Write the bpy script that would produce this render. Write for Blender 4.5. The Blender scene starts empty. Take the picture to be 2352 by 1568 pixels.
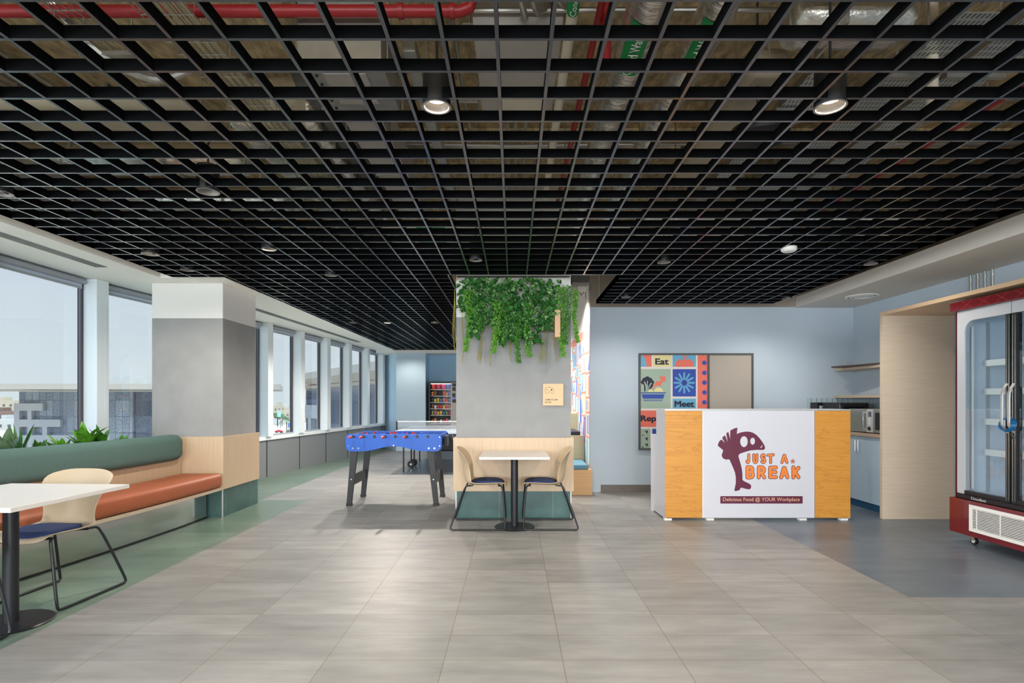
import bpy, bmesh, math, random
from mathutils import Vector, Matrix
C = bpy.context.scene.collection
PI = math.pi
R = math.radians
random.seed(7)
F = 1275.0; CX = 1179.0; CY = 921.0; CH = 1.31

def PY(px, py, y):            # world point at depth y seen at a photo pixel
    return Vector(((px-CX)*y/F, y, CH-(py-CY)*y/F))
def PZ(px, py, z):            # world point at height z
    y = (CH-z)*F/(py-CY)
    return Vector(((px-CX)*y/F, y, z))

def s2l(c):
    return tuple(((v/255)/12.92 if v/255 <= .04045 else ((v/255+.055)/1.055)**2.4) for v in c)

# ---------------------------------------------------------------- materials
def newmat(name):
    m = bpy.data.materials.new(name); m.use_nodes = True
    nt = m.node_tree; b = nt.nodes['Principled BSDF']
    return m, nt, b
def mat(name, rgb, rough=.5, metal=0, var=0, vscale=8, bump=0, bscale=80, stretch=None, spec=.5, coat=0):
    m, nt, b = newmat(name); c = s2l(rgb)
    b.inputs['Base Color'].default_value = (*c, 1)
    b.inputs['Roughness'].default_value = rough; b.inputs['Metallic'].default_value = metal
    b.inputs['Specular IOR Level'].default_value = spec
    b.inputs['Coat Weight'].default_value = coat
    tc = nt.nodes.new('ShaderNodeTexCoord'); mp = nt.nodes.new('ShaderNodeMapping')
    nt.links.new(tc.outputs['Object'], mp.inputs['Vector'])
    if stretch: mp.inputs['Scale'].default_value = stretch
    if var:
        n = nt.nodes.new('ShaderNodeTexNoise'); n.inputs['Scale'].default_value = vscale
        n.inputs['Detail'].default_value = 6
        nt.links.new(mp.outputs[0], n.inputs['Vector'])
        r = nt.nodes.new('ShaderNodeValToRGB')
        r.color_ramp.elements[0].position = .3; r.color_ramp.elements[1].position = .7
        r.color_ramp.elements[0].color = (*[v*(1-var) for v in c], 1)
        r.color_ramp.elements[1].color = (*[min(1, v*(1+var)) for v in c], 1)
        nt.links.new(n.outputs['Fac'], r.inputs['Fac']); nt.links.new(r.outputs['Color'], b.inputs['Base Color'])
    if bump:
        n2 = nt.nodes.new('ShaderNodeTexNoise'); n2.inputs['Scale'].default_value = bscale; n2.inputs['Detail'].default_value = 5
        nt.links.new(mp.outputs[0], n2.inputs['Vector'])
        bp = nt.nodes.new('ShaderNodeBump'); bp.inputs['Strength'].default_value = bump; bp.inputs['Distance'].default_value = .01
        nt.links.new(n2.outputs['Fac'], bp.inputs['Height']); nt.links.new(bp.outputs[0], b.inputs['Normal'])
    return m
def emit(name, rgb, s):
    m, nt, b = newmat(name); c = s2l(rgb)
    b.inputs['Base Color'].default_value = (*c, 1)
    b.inputs['Emission Color'].default_value = (*c, 1); b.inputs['Emission Strength'].default_value = s
    return m
def glass(name, tint, gl=.08, rough=0.0):
    m, nt, b = newmat(name); nt.nodes.remove(b)
    out = nt.nodes['Material Output']
    tr = nt.nodes.new('ShaderNodeBsdfTransparent'); tr.inputs[0].default_value = (*tint, 1)
    g = nt.nodes.new('ShaderNodeBsdfGlossy'); g.inputs['Roughness'].default_value = rough
    fr = nt.nodes.new('ShaderNodeFresnel'); fr.inputs[0].default_value = 1.45
    mx = nt.nodes.new('ShaderNodeMixShader'); mu = nt.nodes.new('ShaderNodeMath'); mu.operation = 'MULTIPLY_ADD'
    mu.inputs[1].default_value = 1.0; mu.inputs[2].default_value = gl-.04; mu.use_clamp = True
    ge = nt.nodes.new('ShaderNodeNewGeometry'); iv = nt.nodes.new('ShaderNodeMath'); iv.operation = 'SUBTRACT'; iv.inputs[0].default_value = 1
    nt.links.new(ge.outputs['Backfacing'], iv.inputs[1]); m3 = nt.nodes.new('ShaderNodeMath'); m3.operation = 'MULTIPLY'
    nt.links.new(fr.outputs[0], mu.inputs[0]); nt.links.new(mu.outputs[0], m3.inputs[0]); nt.links.new(iv.outputs[0], m3.inputs[1]); nt.links.new(m3.outputs[0], mx.inputs[0])
    nt.links.new(tr.outputs[0], mx.inputs[1]); nt.links.new(g.outputs[0], mx.inputs[2]); nt.links.new(mx.outputs[0], out.inputs[0])
    return m
def wood(name, rgb, dark, axis='z', scale=1.0, rough=.45, grain=.5, rings=False):
    m, nt, b = newmat(name); c = s2l(rgb); d = s2l(dark)
    tc = nt.nodes.new('ShaderNodeTexCoord'); mp = nt.nodes.new('ShaderNodeMapping')
    nt.links.new(tc.outputs['Object'], mp.inputs['Vector'])
    lo, hi = 2*scale, 110*scale
    mp.inputs['Scale'].default_value = {'z': (hi, hi, lo), 'x': (lo, lo, hi), 'y': (hi, lo, hi)}[axis]
    n = nt.nodes.new('ShaderNodeTexNoise'); n.inputs['Scale'].default_value = 1; n.inputs['Detail'].default_value = 4
    nt.links.new(mp.outputs[0], n.inputs['Vector'])
    r = nt.nodes.new('ShaderNodeValToRGB')
    r.color_ramp.elements[0].position = .3; r.color_ramp.elements[1].position = .62
    r.color_ramp.elements[0].color = (*[c[i]*(1-grain)+d[i]*grain for i in range(3)], 1); r.color_ramp.elements[1].color = (*c, 1)
    nt.links.new(n.outputs['Fac'], r.inputs['Fac'])
    last = r.outputs['Color']
    if rings:
        mp2 = nt.nodes.new('ShaderNodeMapping'); mp2.inputs['Scale'].default_value = (1.6, 1.6, 9)
        nt.links.new(tc.outputs['Object'], mp2.inputs['Vector'])
        n3 = nt.nodes.new('ShaderNodeTexNoise'); n3.inputs['Scale'].default_value = 1.3; n3.inputs['Detail'].default_value = 3; n3.inputs['Distortion'].default_value = 1.2
        nt.links.new(mp2.outputs[0], n3.inputs['Vector'])
        sn = nt.nodes.new('ShaderNodeMath'); sn.operation = 'MULTIPLY'; sn.inputs[1].default_value = 26
        nt.links.new(n3.outputs['Fac'], sn.inputs[0])
        s3 = nt.nodes.new('ShaderNodeMath'); s3.operation = 'SINE'; nt.links.new(sn.outputs[0], s3.inputs[0])
        r3 = nt.nodes.new('ShaderNodeValToRGB'); r3.color_ramp.elements[0].position = .75; r3.color_ramp.elements[1].position = 1
        r3.color_ramp.elements[0].color = (0, 0, 0, 1); r3.color_ramp.elements[1].color = (.45, .45, .45, 1)
        nt.links.new(s3.outputs[0], r3.inputs['Fac'])
        mx = nt.nodes.new('ShaderNodeMixRGB'); mx.inputs[2].default_value = (*d, 1)
        nt.links.new(r3.outputs['Color'], mx.inputs[0]); nt.links.new(last, mx.inputs[1]); last = mx.outputs[0]
    nt.links.new(last, b.inputs['Base Color']); b.inputs['Roughness'].default_value = rough
    return m
def tile_mat(name, c1, c2, grout, w=.6, h=.3, ox=0, oy=0, rough=.42, mortar=.0022, plane='xy', var=.12):
    m, nt, b = newmat(name)
    tc = nt.nodes.new('ShaderNodeTexCoord'); mp = nt.nodes.new('ShaderNodeMapping')
    nt.links.new(tc.outputs['Object'], mp.inputs['Vector']); mp.inputs['Location'].default_value = (ox, oy, 0)
    src = mp.outputs[0]
    if plane != 'xy':
        sp = nt.nodes.new('ShaderNodeSeparateXYZ'); cb = nt.nodes.new('ShaderNodeCombineXYZ')
        nt.links.new(tc.outputs['Object'], sp.inputs[0])
        ad = nt.nodes.new('ShaderNodeMath'); ad.operation = 'ADD'
        nt.links.new(sp.outputs[0], ad.inputs[0]); nt.links.new(sp.outputs[1], ad.inputs[1])
        nt.links.new(ad.outputs[0], cb.inputs[0]); nt.links.new(sp.outputs[2], cb.inputs[1]); nt.links.new(cb.outputs[0], mp.inputs['Vector'])
    br = nt.nodes.new('ShaderNodeTexBrick'); br.offset = 0; br.squash = 1
    br.inputs['Scale'].default_value = 1; br.inputs['Brick Width'].default_value = w; br.inputs['Row Height'].default_value = h
    br.inputs['Mortar Size'].default_value = mortar; br.inputs['Mortar Smooth'].default_value = 0; br.inputs['Bias'].default_value = 0
    br.inputs['Color1'].default_value = (*s2l(c1), 1); br.inputs['Color2'].default_value = (*s2l(c2), 1); br.inputs['Mortar'].default_value = (*s2l(grout), 1)
    nt.links.new(src, br.inputs['Vector'])
    mp2 = nt.nodes.new('ShaderNodeMapping'); mp2.inputs['Scale'].default_value = (1.3, 5.5, 3) if plane == 'xy' else (2, 2, 2)
    nt.links.new(tc.outputs['Object'], mp2.inputs['Vector'])
    n = nt.nodes.new('ShaderNodeTexNoise'); n.inputs['Scale'].default_value = 1.6; n.inputs['Detail'].default_value = 8; n.inputs['Roughness'].default_value = .62
    nt.links.new(mp2.outputs[0], n.inputs['Vector'])
    r = nt.nodes.new('ShaderNodeValToRGB'); r.color_ramp.elements[0].position = .3; r.color_ramp.elements[1].position = .7
    r.color_ramp.elements[0].color = (1-var*1.6,)*3+(1,); r.color_ramp.elements[1].color = (1+var,)*3+(1,)
    nt.links.new(n.outputs['Fac'], r.inputs['Fac'])
    mx = nt.nodes.new('ShaderNodeMixRGB'); mx.blend_type = 'MULTIPLY'; mx.inputs[0].default_value = 1
    nt.links.new(br.outputs['Color'], mx.inputs[1]); nt.links.new(r.outputs['Color'], mx.inputs[2]); nt.links.new(mx.outputs[0], b.inputs['Base Color'])
    b.inputs['Roughness'].default_value = rough
    return m

M = {}
M['floor'] = tile_mat('floor_tile', (146, 145, 142), (131, 130, 128), (110, 101, 88), ox=-.25, oy=-.11, rough=.42, var=.15)
M['floor_green'] = tile_mat('green_tile', (118, 138, 124), (100, 122, 108), (124, 124, 100), ox=-.25, oy=-.11, rough=.3)
M['floor_blue'] = tile_mat('blue_tile', (108, 118, 128), (92, 103, 114), (90, 98, 106), ox=-.25, oy=-.11, rough=.33)
M['plinth'] = tile_mat('teal_tile', (66, 100, 96), (56, 90, 88), (130, 140, 130), w=.6, h=.6, ox=.14, oy=.2, plane='xz', rough=.35, var=.2)
M['plaster'] = mat('grey_plaster', (150, 151, 150), .9, var=.06, vscale=5, bump=.25, bscale=60)
M['white'] = mat('white_paint', (226, 225, 220), .85)
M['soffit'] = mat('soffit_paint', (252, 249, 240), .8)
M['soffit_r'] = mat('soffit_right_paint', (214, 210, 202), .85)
M['beige'] = mat('beige_paint', (150, 141, 130), .9)
M['blue'] = mat('blue_paint', (180, 194, 206), .85, var=.02, vscale=2)
M['blue2'] = mat('deep_blue_paint', (158, 196, 222), .85)
M['concrete'] = mat('slab_concrete', (172, 150, 112), .95, var=.45, vscale=9, bump=.5, bscale=20, stretch=(2.5, 1, 1))
M['grid'] = mat('grid_black', (7, 8, 10), .85, spec=.06)
M['grid_edge'] = mat('grid_edge', (54, 56, 62), .22, spec=1.0)  # window sheen on the blade undersides put into a lighter grey
M['alu'] = mat('facade_aluminium', (222, 230, 234), .4)
M['alu_grey'] = mat('sill_panel', (136, 140, 144), .42, metal=.3)
M['frame_dark'] = mat('dark_gasket', (62, 60, 66), .4)
M['steel'] = mat('steel', (190, 190, 190), .25, metal=1)
M['mirror'] = mat('mirror_skirting', (200, 203, 200), .12, metal=1)
M['trimsil'] = mat('silver_trim', (190, 192, 190), .35, metal=.6)
M['glass'] = glass('window_glass', (.585, .612, .62), .05)
M['vendglass'] = glass('vend_glass', (.96, .97, .98), .015)
M['clear'] = glass('clear_glass', (.90, .94, .96), .10)
M['wood'] = wood('pale_wood', (204, 180, 150), (176, 150, 120), 'z', grain=.45)
M['wood_h'] = wood('pale_wood_horizontal', (196, 178, 156), (166, 150, 130), 'y', grain=.6)
M['wood_hx'] = wood('niche_wood', (206, 190, 168), (176, 160, 140), 'x', grain=.45, scale=1.8)
M['oak'] = wood('bench_oak', (200, 158, 106), (172, 130, 84), 'x', grain=.4)
M['olive'] = wood('tier_wood', (188, 176, 140), (160, 150, 118), 'x', grain=.4)
M['ywood'] = wood('golden_oak', (208, 146, 60), (172, 110, 38), 'x', scale=.8, grain=.45, rings=True, rough=.4)
M['green_fab'] = mat('green_fabric', (84, 112, 106), .95, var=.1, vscale=120, bump=.3, bscale=500)
M['rust'] = mat('rust_leather', (164, 90, 58), .5, var=.03, vscale=6, bump=.06, bscale=120)
M['tabletop'] = mat('white_laminate', (216, 212, 206), .35)
M['black'] = mat('black_metal', (26, 28, 32), .4)
M['blackpl'] = mat('black_plastic', (24, 25, 28), .45)
M['shell'] = mat('beige_shell', (196, 174, 143), .42)
M['navy'] = mat('navy_pad', (30, 48, 92), .85, bump=.2, bscale=400)
M['fblue'] = mat('football_blue', (12, 88, 190), .42)
M['fblack'] = mat('football_black', (42, 43, 46), .5)
M['red'] = mat('red_plastic', (214, 48, 42), .4)
M['bluefig'] = mat('blue_plastic', (30, 80, 220), .4)
M['pitch'] = mat('pitch_green', (40, 120, 70), .6)
M['chrome'] = mat('chrome', (215, 215, 215), .15, metal=1)
M['kwhite'] = mat('counter_white', (202, 203, 211), .35)
M['purple'] = mat('emblem_purple', (94, 28, 56), .45)
M['orange'] = mat('letter_orange', (226, 128, 52), .4)
M['orange2'] = mat('letter_dark_orange', (222, 106, 62), .4)
M['cream'] = mat('letter_cream', (226, 180, 140), .45)
M['frame'] = mat('frame_graphite', (74, 74, 72), .5)
M['board'] = mat('pinboard', (168, 160, 150), .9, var=.03, vscale=40)
M['pwhite'] = mat('print_white', (214, 208, 204), .6)
M['pgreen'] = mat('print_sage', (152, 172, 156), .6)
M['pcoral'] = mat('print_coral', (222, 110, 92), .6)
M['pyellow'] = mat('print_yellow', (220, 208, 150), .6)
M['pcyan'] = mat('print_cyan', (98, 164, 196), .6)
M['pblue'] = mat('print_blue', (40, 70, 158), .6)
M['pdark'] = mat('print_ink', (26, 30, 54), .6)
M['cab'] = mat('cabinet_blue', (170, 190, 206), .5)
M['kick'] = mat('kick_blue', (30, 86, 124), .5)
M['ctop'] = mat('counter_top', (172, 150, 130), .4, var=.05, vscale=30)
M['ktile'] = tile_mat('wall_tile', (178, 196, 204), (170, 188, 198), (54, 66, 78), w=.075, h=.4, ox=.02, oy=-.16, plane='xz', mortar=.0025, rough=.25, var=.02)
M['fred'] = mat('fridge_red', (106, 16, 24), .22, coat=.5)
M['fsil'] = mat('fridge_silver', (182, 186, 192), .35)
M['fint'] = mat('fridge_interior', (212, 224, 236), .5)
M['coil'] = mat('cable_blue', (24, 96, 150), .3)
M['leafA'] = mat('leaf_dark', (46, 104, 42), .4, var=.5, vscale=26)
def varieg():
    m, nt, b = newmat('leaf_variegated'); tc = nt.nodes.new('ShaderNodeTexCoord'); n = nt.nodes.new('ShaderNodeTexNoise'); n.inputs['Scale'].default_value = 55; n.inputs['Detail'].default_value = 3
    nt.links.new(tc.outputs['Object'], n.inputs['Vector']); r = nt.nodes.new('ShaderNodeValToRGB'); e = r.color_ramp.elements
    e[0].position = .42; e[0].color = (*s2l((44, 96, 44)), 1); e[1].position = .68; e[1].color = (*s2l((186, 208, 150)), 1); x = e.new(.54); x.color = (*s2l((92, 142, 76)), 1)
    nt.links.new(n.outputs['Fac'], r.inputs['Fac']); nt.links.new(r.outputs['Color'], b.inputs['Base Color']); b.inputs['Roughness'].default_value = .4; return m
M['leafV'] = varieg()
M['leafL'] = mat('leaf_light', (92, 154, 40), .5, var=.35, vscale=20)
M['leafF'] = mat('leaf_fern', (66, 124, 38), .5, var=.3, vscale=20)
M['vine'] = mat('vine_yellow', (150, 140, 50), .7, var=.2, vscale=10)
M['leafS'] = mat('leaf_striped', (104, 132, 96), .45, var=.3, vscale=14)
M['blindf'] = mat('blind_fabric', (196, 208, 224), .7)  # sky showing through the fabric put into its pale blue
M['bar'] = mat('blind_bar', (156, 160, 166), .5)
M['soil'] = mat('soil', (60, 48, 38), 1)
M['pipered'] = mat('pipe_red', (150, 28, 32), .4, var=.06, vscale=10)
M['pipewhite'] = mat('pipe_white', (216, 206, 186), .5)
M['galv'] = mat('galvanised', (176, 174, 166), .35, metal=.75, var=.1, vscale=10)
M['greybox'] = mat('grey_enclosure', (176, 170, 162), .5)
M['darkduct'] = mat('dark_duct', (84, 82, 78), .6)
M['foil'] = mat('foil', (232, 228, 218), .26, metal=.9, var=.15, vscale=9, bump=1.0, bscale=14, stretch=(1, 2, 1))
M['wrap'] = mat('duct_wrap', (176, 164, 142), .7, metal=.1, var=.12, vscale=5, bump=.5, bscale=10)
M['cable'] = mat('cable_beige', (196, 184, 152), .6)
M['gtag'] = mat('tag_green', (20, 140, 70), .5)
M['btag'] = mat('tag_blue', (30, 120, 200), .5)
M['ytag'] = mat('tag_yellow', (190, 160, 40), .5)
M['reflector'] = mat('lamp_reflector', (124, 118, 112), .4)
M['lit'] = emit('lamp_lit', (255, 240, 214), 5)
M['unlit'] = mat('lamp_off', (120, 112, 104), .3)
M['detector'] = mat('detector_white', (232, 232, 228), .4)
def perf_mat():
    m, nt, b = newmat('perforated_tray')
    b.inputs['Metallic'].default_value = .5; b.inputs['Roughness'].default_value = .4
    tc = nt.nodes.new('ShaderNodeTexCoord'); br = nt.nodes.new('ShaderNodeTexBrick')
    br.offset = .5; br.inputs['Scale'].default_value = 1; br.inputs['Brick Width'].default_value = .024; br.inputs['Row Height'].default_value = .05
    br.inputs['Mortar Size'].default_value = .0085; br.inputs['Mortar Smooth'].default_value = 0
    for k in ('Color1', 'Color2'): br.inputs[k].default_value = (.03, .03, .03, 1)
    br.inputs['Mortar'].default_value = (*s2l((186, 190, 186)), 1)
    nt.links.new(tc.outputs['Object'], br.inputs['Vector']); nt.links.new(br.outputs['Color'], b.inputs['Base Color'])
    return m
M['perf'] = perf_mat()

# ---------------------------------------------------------------- mesh builder
class MB:
    def __init__(s): s.v = []; s.f = []; s.mi = []
    def add(s, vs, fs, mi=0):
        o = len(s.v); s.v += [tuple(v) for v in vs]; s.f += [tuple(i+o for i in f) for f in fs]; s.mi += [mi]*len(fs); return s
    def box(s, x0, x1, y0, y1, z0, z1, mi=0, mtx=None):
        x0, x1 = sorted((x0, x1)); y0, y1 = sorted((y0, y1)); z0, z1 = sorted((z0, z1))
        vs = [Vector(p) for p in ((x0,y0,z0),(x1,y0,z0),(x1,y1,z0),(x0,y1,z0),(x0,y0,z1),(x1,y0,z1),(x1,y1,z1),(x0,y1,z1))]
        if mtx: vs = [mtx @ v for v in vs]
        return s.add(vs, [(0,3,2,1),(4,5,6,7),(0,1,5,4),(1,2,6,5),(2,3,7,6),(3,0,4,7)], mi)
    def prism(s, poly, a, b, axis='z', mi=0):      # poly in the two other axes (ordered), extruded a..b
        def mk(p, t):
            return {'z': (p[0], p[1], t), 'y': (p[0], t, p[1]), 'x': (t, p[0], p[1])}[axis]
        n = len(poly); vs = [mk(p, a) for p in poly]+[mk(p, b) for p in poly]
        return s.add(vs, [tuple(range(n))[::-1], tuple(range(n, 2*n))]+[(i, (i+1)%n, n+(i+1)%n, n+i) for i in range(n)], mi)
    def cyl(s, p0, p1, r, r1=None, n=16, mi=0, caps=True):
        p0 = Vector(p0); p1 = Vector(p1); r1 = r if r1 is None else r1
        d = (p1-p0).normalized(); u = d.orthogonal().normalized(); w = d.cross(u)
        vs = []
        for p, q in ((p0, r), (p1, r1)):
            for i in range(n):
                a = 2*PI*i/n; vs.append(p+u*(q*math.cos(a))+w*(q*math.sin(a)))
        fs = [(i, (i+1)%n, n+(i+1)%n, n+i) for i in range(n)]
        if caps: fs += [tuple(range(n))[::-1], tuple(range(n, 2*n))]
        return s.add(vs, fs, mi)
    def tube(s, pts, r, n=8, mi=0, closed=False):
        pts = [Vector(p) for p in pts]; m = len(pts); vs = []; up = None
        for k, p in enumerate(pts):
            if closed: d = pts[(k+1)%m]-pts[k-1]
            else: d = pts[min(k+1, m-1)]-pts[max(k-1, 0)]
            d.normalize()
            if up is None: up = d.orthogonal().normalized()
            up = (up-d*up.dot(d))
            if up.length < 1e-6: up = d.orthogonal()
            up.normalize(); w = d.cross(up)
            rr = r[k] if isinstance(r, (list, tuple)) else r
            for i in range(n):
                a = 2*PI*i/n; vs.append(p+up*(rr*math.cos(a))+w*(rr*math.sin(a)))
        fs = []
        for k in range(m if closed else m-1):
            q = (k+1) % m
            fs += [(k*n+i, k*n+(i+1)%n, q*n+(i+1)%n, q*n+i) for i in range(n)]
        if not closed: fs += [tuple(range(n))[::-1], tuple(range((m-1)*n, m*n))]
        return s.add(vs, fs, mi)
    def lathe(s, prof, c=(0,0,0), n=24, mi=0):      # prof list of (r,z)
        m = len(prof); vs = []
        for r, z in prof:
            for i in range(n):
                a = 2*PI*i/n; vs.append((c[0]+r*math.cos(a), c[1]+r*math.sin(a), c[2]+z))
        return s.add(vs, [(k*n+i, k*n+(i+1)%n, (k+1)*n+(i+1)%n, (k+1)*n+i) for k in range(m-1) for i in range(n)], mi)
    def ball(s, c, r, n=10, mi=0, sc=(1,1,1)):
        prof = []; vs = []
        for k in range(n//2+1):
            t = -PI/2+PI*k/(n//2)
            for i in range(n):
                a = 2*PI*i/n; vs.append((c[0]+sc[0]*r*math.cos(t)*math.cos(a), c[1]+sc[1]*r*math.cos(t)*math.sin(a), c[2]+sc[2]*r*math.sin(t)))
        return s.add(vs, [(k*n+i, k*n+(i+1)%n, (k+1)*n+(i+1)%n, (k+1)*n+i) for k in range(n//2) for i in range(n)], mi)
    def sweep(s, secs, closed_sec=True, mi=0):      # list of sections (lists of points)
        n = len(secs[0]); vs = [p for sc in secs for p in sc]; m = len(secs)
        fs = [(k*n+i, k*n+(i+1)%n, (k+1)*n+(i+1)%n, (k+1)*n+i) for k in range(m-1) for i in range(n if closed_sec else n-1)]
        if closed_sec: fs += [tuple(range(n))[::-1], tuple(range((m-1)*n, m*n))]
        return s.add(vs, fs, mi)
    def grid(s, pts, mi=0):
        m = len(pts); n = len(pts[0]); vs = [p for row in pts for p in row]
        return s.add(vs, [(a*n+b, a*n+b+1, (a+1)*n+b+1, (a+1)*n+b) for a in range(m-1) for b in range(n-1)], mi)
    def build(s, name, mats, parent=None, loc=None, bevel=0, smooth=True, solid=0, sub=0, seg=2, origin=None, ang=35, rel=False):
        me = bpy.data.meshes.new(name)
        org = Vector(origin) if origin is not None else None
        if rel:
            org = Vector((0,0,0)); q = parent
            while q: org += q.location; q = q.parent
        vs = s.v if org is None else [tuple(Vector(v)-org) for v in s.v]
        me.from_pydata(vs, [], s.f)
        for m in (mats if isinstance(mats, (list, tuple)) else [mats]): me.materials.append(M[m] if isinstance(m, str) else m)
        me.polygons.foreach_set('material_index', s.mi)
        bm = bmesh.new(); bm.from_mesh(me); bmesh.ops.recalc_face_normals(bm, faces=bm.faces[:]); bm.to_mesh(me); bm.free()
        if smooth:
            me.polygons.foreach_set('use_smooth', [True]*len(me.polygons)); me.set_sharp_from_angle(angle=R(ang))
        me.update()
        o = bpy.data.objects.new(name, me); C.objects.link(o)
        if parent: o.parent = parent
        if loc is not None: o.location = loc
        elif org is not None and not rel: o.location = org
        if solid:
            md = o.modifiers.new('s', 'SOLIDIFY'); md.thickness = solid; md.offset = 0
        if sub:
            md = o.modifiers.new('u', 'SUBSURF'); md.levels = sub; md.render_levels = sub
        if bevel:
            md = o.modifiers.new('b', 'BEVEL'); md.width = bevel; md.segments = seg; md.limit_method = 'ANGLE'; md.angle_limit = R(40)
        return o

def split_build(mb, name, mats, parent=None, **kw):
    # every loose piece becomes a part of its own
    par = list(range(len(mb.v)))
    def find(i):
        while par[i] != i: par[i] = par[par[i]]; i = par[i]
        return i
    for f in mb.f:
        for i in f[1:]: par[find(i)] = find(f[0])
    comp = {}
    for f, mi in zip(mb.f, mb.mi): comp.setdefault(find(f[0]), []).append((f, mi))
    res = []
    for fs in comp.values():
        q = MB(); idx = {}
        for f, mi in fs:
            nf = []
            for i in f:
                if i not in idx: idx[i] = len(q.v); q.v.append(mb.v[i])
                nf.append(idx[i])
            q.f.append(tuple(nf)); q.mi.append(mi)
        res.append(q.build(name, mats, parent, **kw))
    return res
def tag(o, label, cat, group=None, kind=None):
    if label: o['label'] = label
    if cat: o['category'] = cat
    if group: o['group'] = group
    if kind: o['kind'] = kind
    return o
def thing(name, label, cat, loc=(0,0,0), rz=0, group=None):
    o = bpy.data.objects.new(name, None); C.objects.link(o); o.empty_display_size = .1
    o.location = loc; o.rotation_euler = (0,0,rz)
    return tag(o, label, cat, group)
def kids(o): return [c for c in bpy.data.objects if c.parent == o]
def dup(o, loc=None, rz=None, label=None, parent=None):
    c = o.copy(); C.objects.link(c)
    if parent is not None: c.parent = parent
    if loc is not None: c.location = loc
    if rz is not None: c.rotation_euler = (0,0,rz)
    if label: c['label'] = label
    for ch in kids(o): dup(ch, parent=c)
    return c
def struct(o):
    o['kind'] = 'structure'; return o
def plabel(o, t): o['label'] = t; return o

def txt(name, s, m, parent, x0, x1, z0, z1, y, bold=0.0, dy=.0015, fit=True, to=None, fat=0):
    """lettering standing in the x/z plane facing -Y, fitted in the box; 'to' maps (u, v, t) to local coordinates"""
    cu = bpy.data.curves.new(name, 'FONT'); cu.body = s; cu.size = 1; cu.offset = bold; cu.extrude = .001; cu.resolution_u = 4
    t = bpy.data.objects.new('t', cu); C.objects.link(t)
    dg = bpy.context.evaluated_depsgraph_get(); dg.update()
    me = bpy.data.meshes.new_from_object(t.evaluated_get(dg))
    bpy.data.objects.remove(t); bpy.data.curves.remove(cu)
    xs = [v.co.x for v in me.vertices]; ys = [v.co.y for v in me.vertices]
    ax, bx, ay, by = min(xs), max(xs), min(ys), max(ys)
    for v in me.vertices:
        u = (v.co.x-ax)/(bx-ax); w = (v.co.y-ay)/(by-ay); d = dy if v.co.z > 0 else 0
        p = (x0+u*(x1-x0), y-d, z0+w*(z1-z0))
        if to: p = to(x0+u*(x1-x0), z0+w*(z1-z0), d)
        v.co = p
    if fat:
        bm = bmesh.new(); bm.from_mesh(me); src = bm.faces[:]+bm.edges[:]+bm.verts[:]
        for k, (dx, dz) in enumerate(((-1,-1),(-1,1),(1,-1),(1,1),(-1,0),(1,0))):
            g = bmesh.ops.duplicate(bm, geom=src)['geom']
            for v in g:
                if isinstance(v, bmesh.types.BMVert): v.co += Vector((dx*fat, -.00002*(k+1), dz*fat*.7))
        bm.to_mesh(me); bm.free()
    me.materials.clear(); me.materials.append(M[m]); me.name = name
    o = bpy.data.objects.new(name, me); C.objects.link(o); o.parent = parent
    return o
SKY = 1.85; SKYZ = 9; SPOTE = 80; EXPO = 0.42; ABACK = 560; ALEFT = 850; GAMES = 130
# ================================================================ SETTING
# floor with green and blue tile zones in one surface
fl = MB()
xs = [-7.5, -3.34, -2.71, -2.0, 2.65, 7.5]; ys = [-7, 3.71, 7.36, 10.11, 18]
def zone(x, y):
    if x < -2.71 and y < 7.36: return 1
    if x < -3.34: return 1
    if x > 2.65 and y > 3.71: return 2
    if x > -2.0 and y > 10.11: return 2
    return 0
for i in range(len(xs)-1):
    for j in range(len(ys)-1):
        fl.add([(xs[i],ys[j],0),(xs[i+1],ys[j],0),(xs[i+1],ys[j+1],0),(xs[i],ys[j+1],0)], [(0,1,2,3)], zone((xs[i]+xs[i+1])/2, (ys[j]+ys[j+1])/2))
fl2 = MB(); fl2.v = fl.v; fl2.f = fl.f; fl2.mi = fl.mi
bx_ = MB().box(-7.5, 7.5, -7, 18, -.3, -.002)
fl.add(bx_.v, bx_.f, 0)
fobj = fl.build('floor', ['floor', 'floor_green', 'floor_blue'], smooth=False); struct(fobj)
SL = 3.72
struct(MB().box(-5.3, 7.5, -7, 18, SL, SL+.25).build('ceiling', 'concrete', smooth=False))
# walls
def fx(Y): return -4.64 if Y < 6.06 else -5.316+.1127*Y
WB = 8.0; WX = 4.90
struct(MB().box(1.104, WX+.15, WB, WB+.15, 0, 2.665).build('wall_back', 'blue'))
struct(MB().box(1.104, WX+.15, WB, WB+.15, 2.665, SL).build('wall_back_upper', 'beige'))
struct(MB().box(WX, WX+.15, -6.0, WB, 0, 2.66).build('wall_right', 'blue'))
struct(MB().box(WX, WX+.15, -6.0, WB, 2.66, SL).build('wall_right_upper', 'beige'))
struct(MB().box(1.104, 1.25, WB+.15, 14.6, 0, SL).build('wall_games', 'white'))
struct(MB().box(1.26, WX, WB-.015, WB, 0, .107).build('baseboard_back', mat('baseboard_tile', (104, 98, 92), .5, var=.06), bevel=.002))
# far wall with the recess
struct(MB().box(-3.08, -2.31, 14.6, 14.75, 0, 2.57).build('wall_far', mat('pale_blue_paint', (190, 212, 226), .85)))
struct(MB().prism([(-3.08,14.6),(-3.08,14.75),(-3.52,15.6),(-3.62,15.6)], 0, 2.65).build('wall_far_corner', mat('pale_blue_paint_side', (190, 214, 230), .85)))
struct(MB().box(-2.36, -2.31, 14.75, 15.2, 0, 2.57).build('wall_recess_side', 'blue2'))
struct(MB().box(-2.36, 1.1, 15.2, 15.35, 0, 2.57).build('wall_recess', 'blue2'))
struct(MB().box(-3.6, 1.1, 14.55, 15.4, 2.572, SL-.01).build('trim_1', 'white'))
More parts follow.
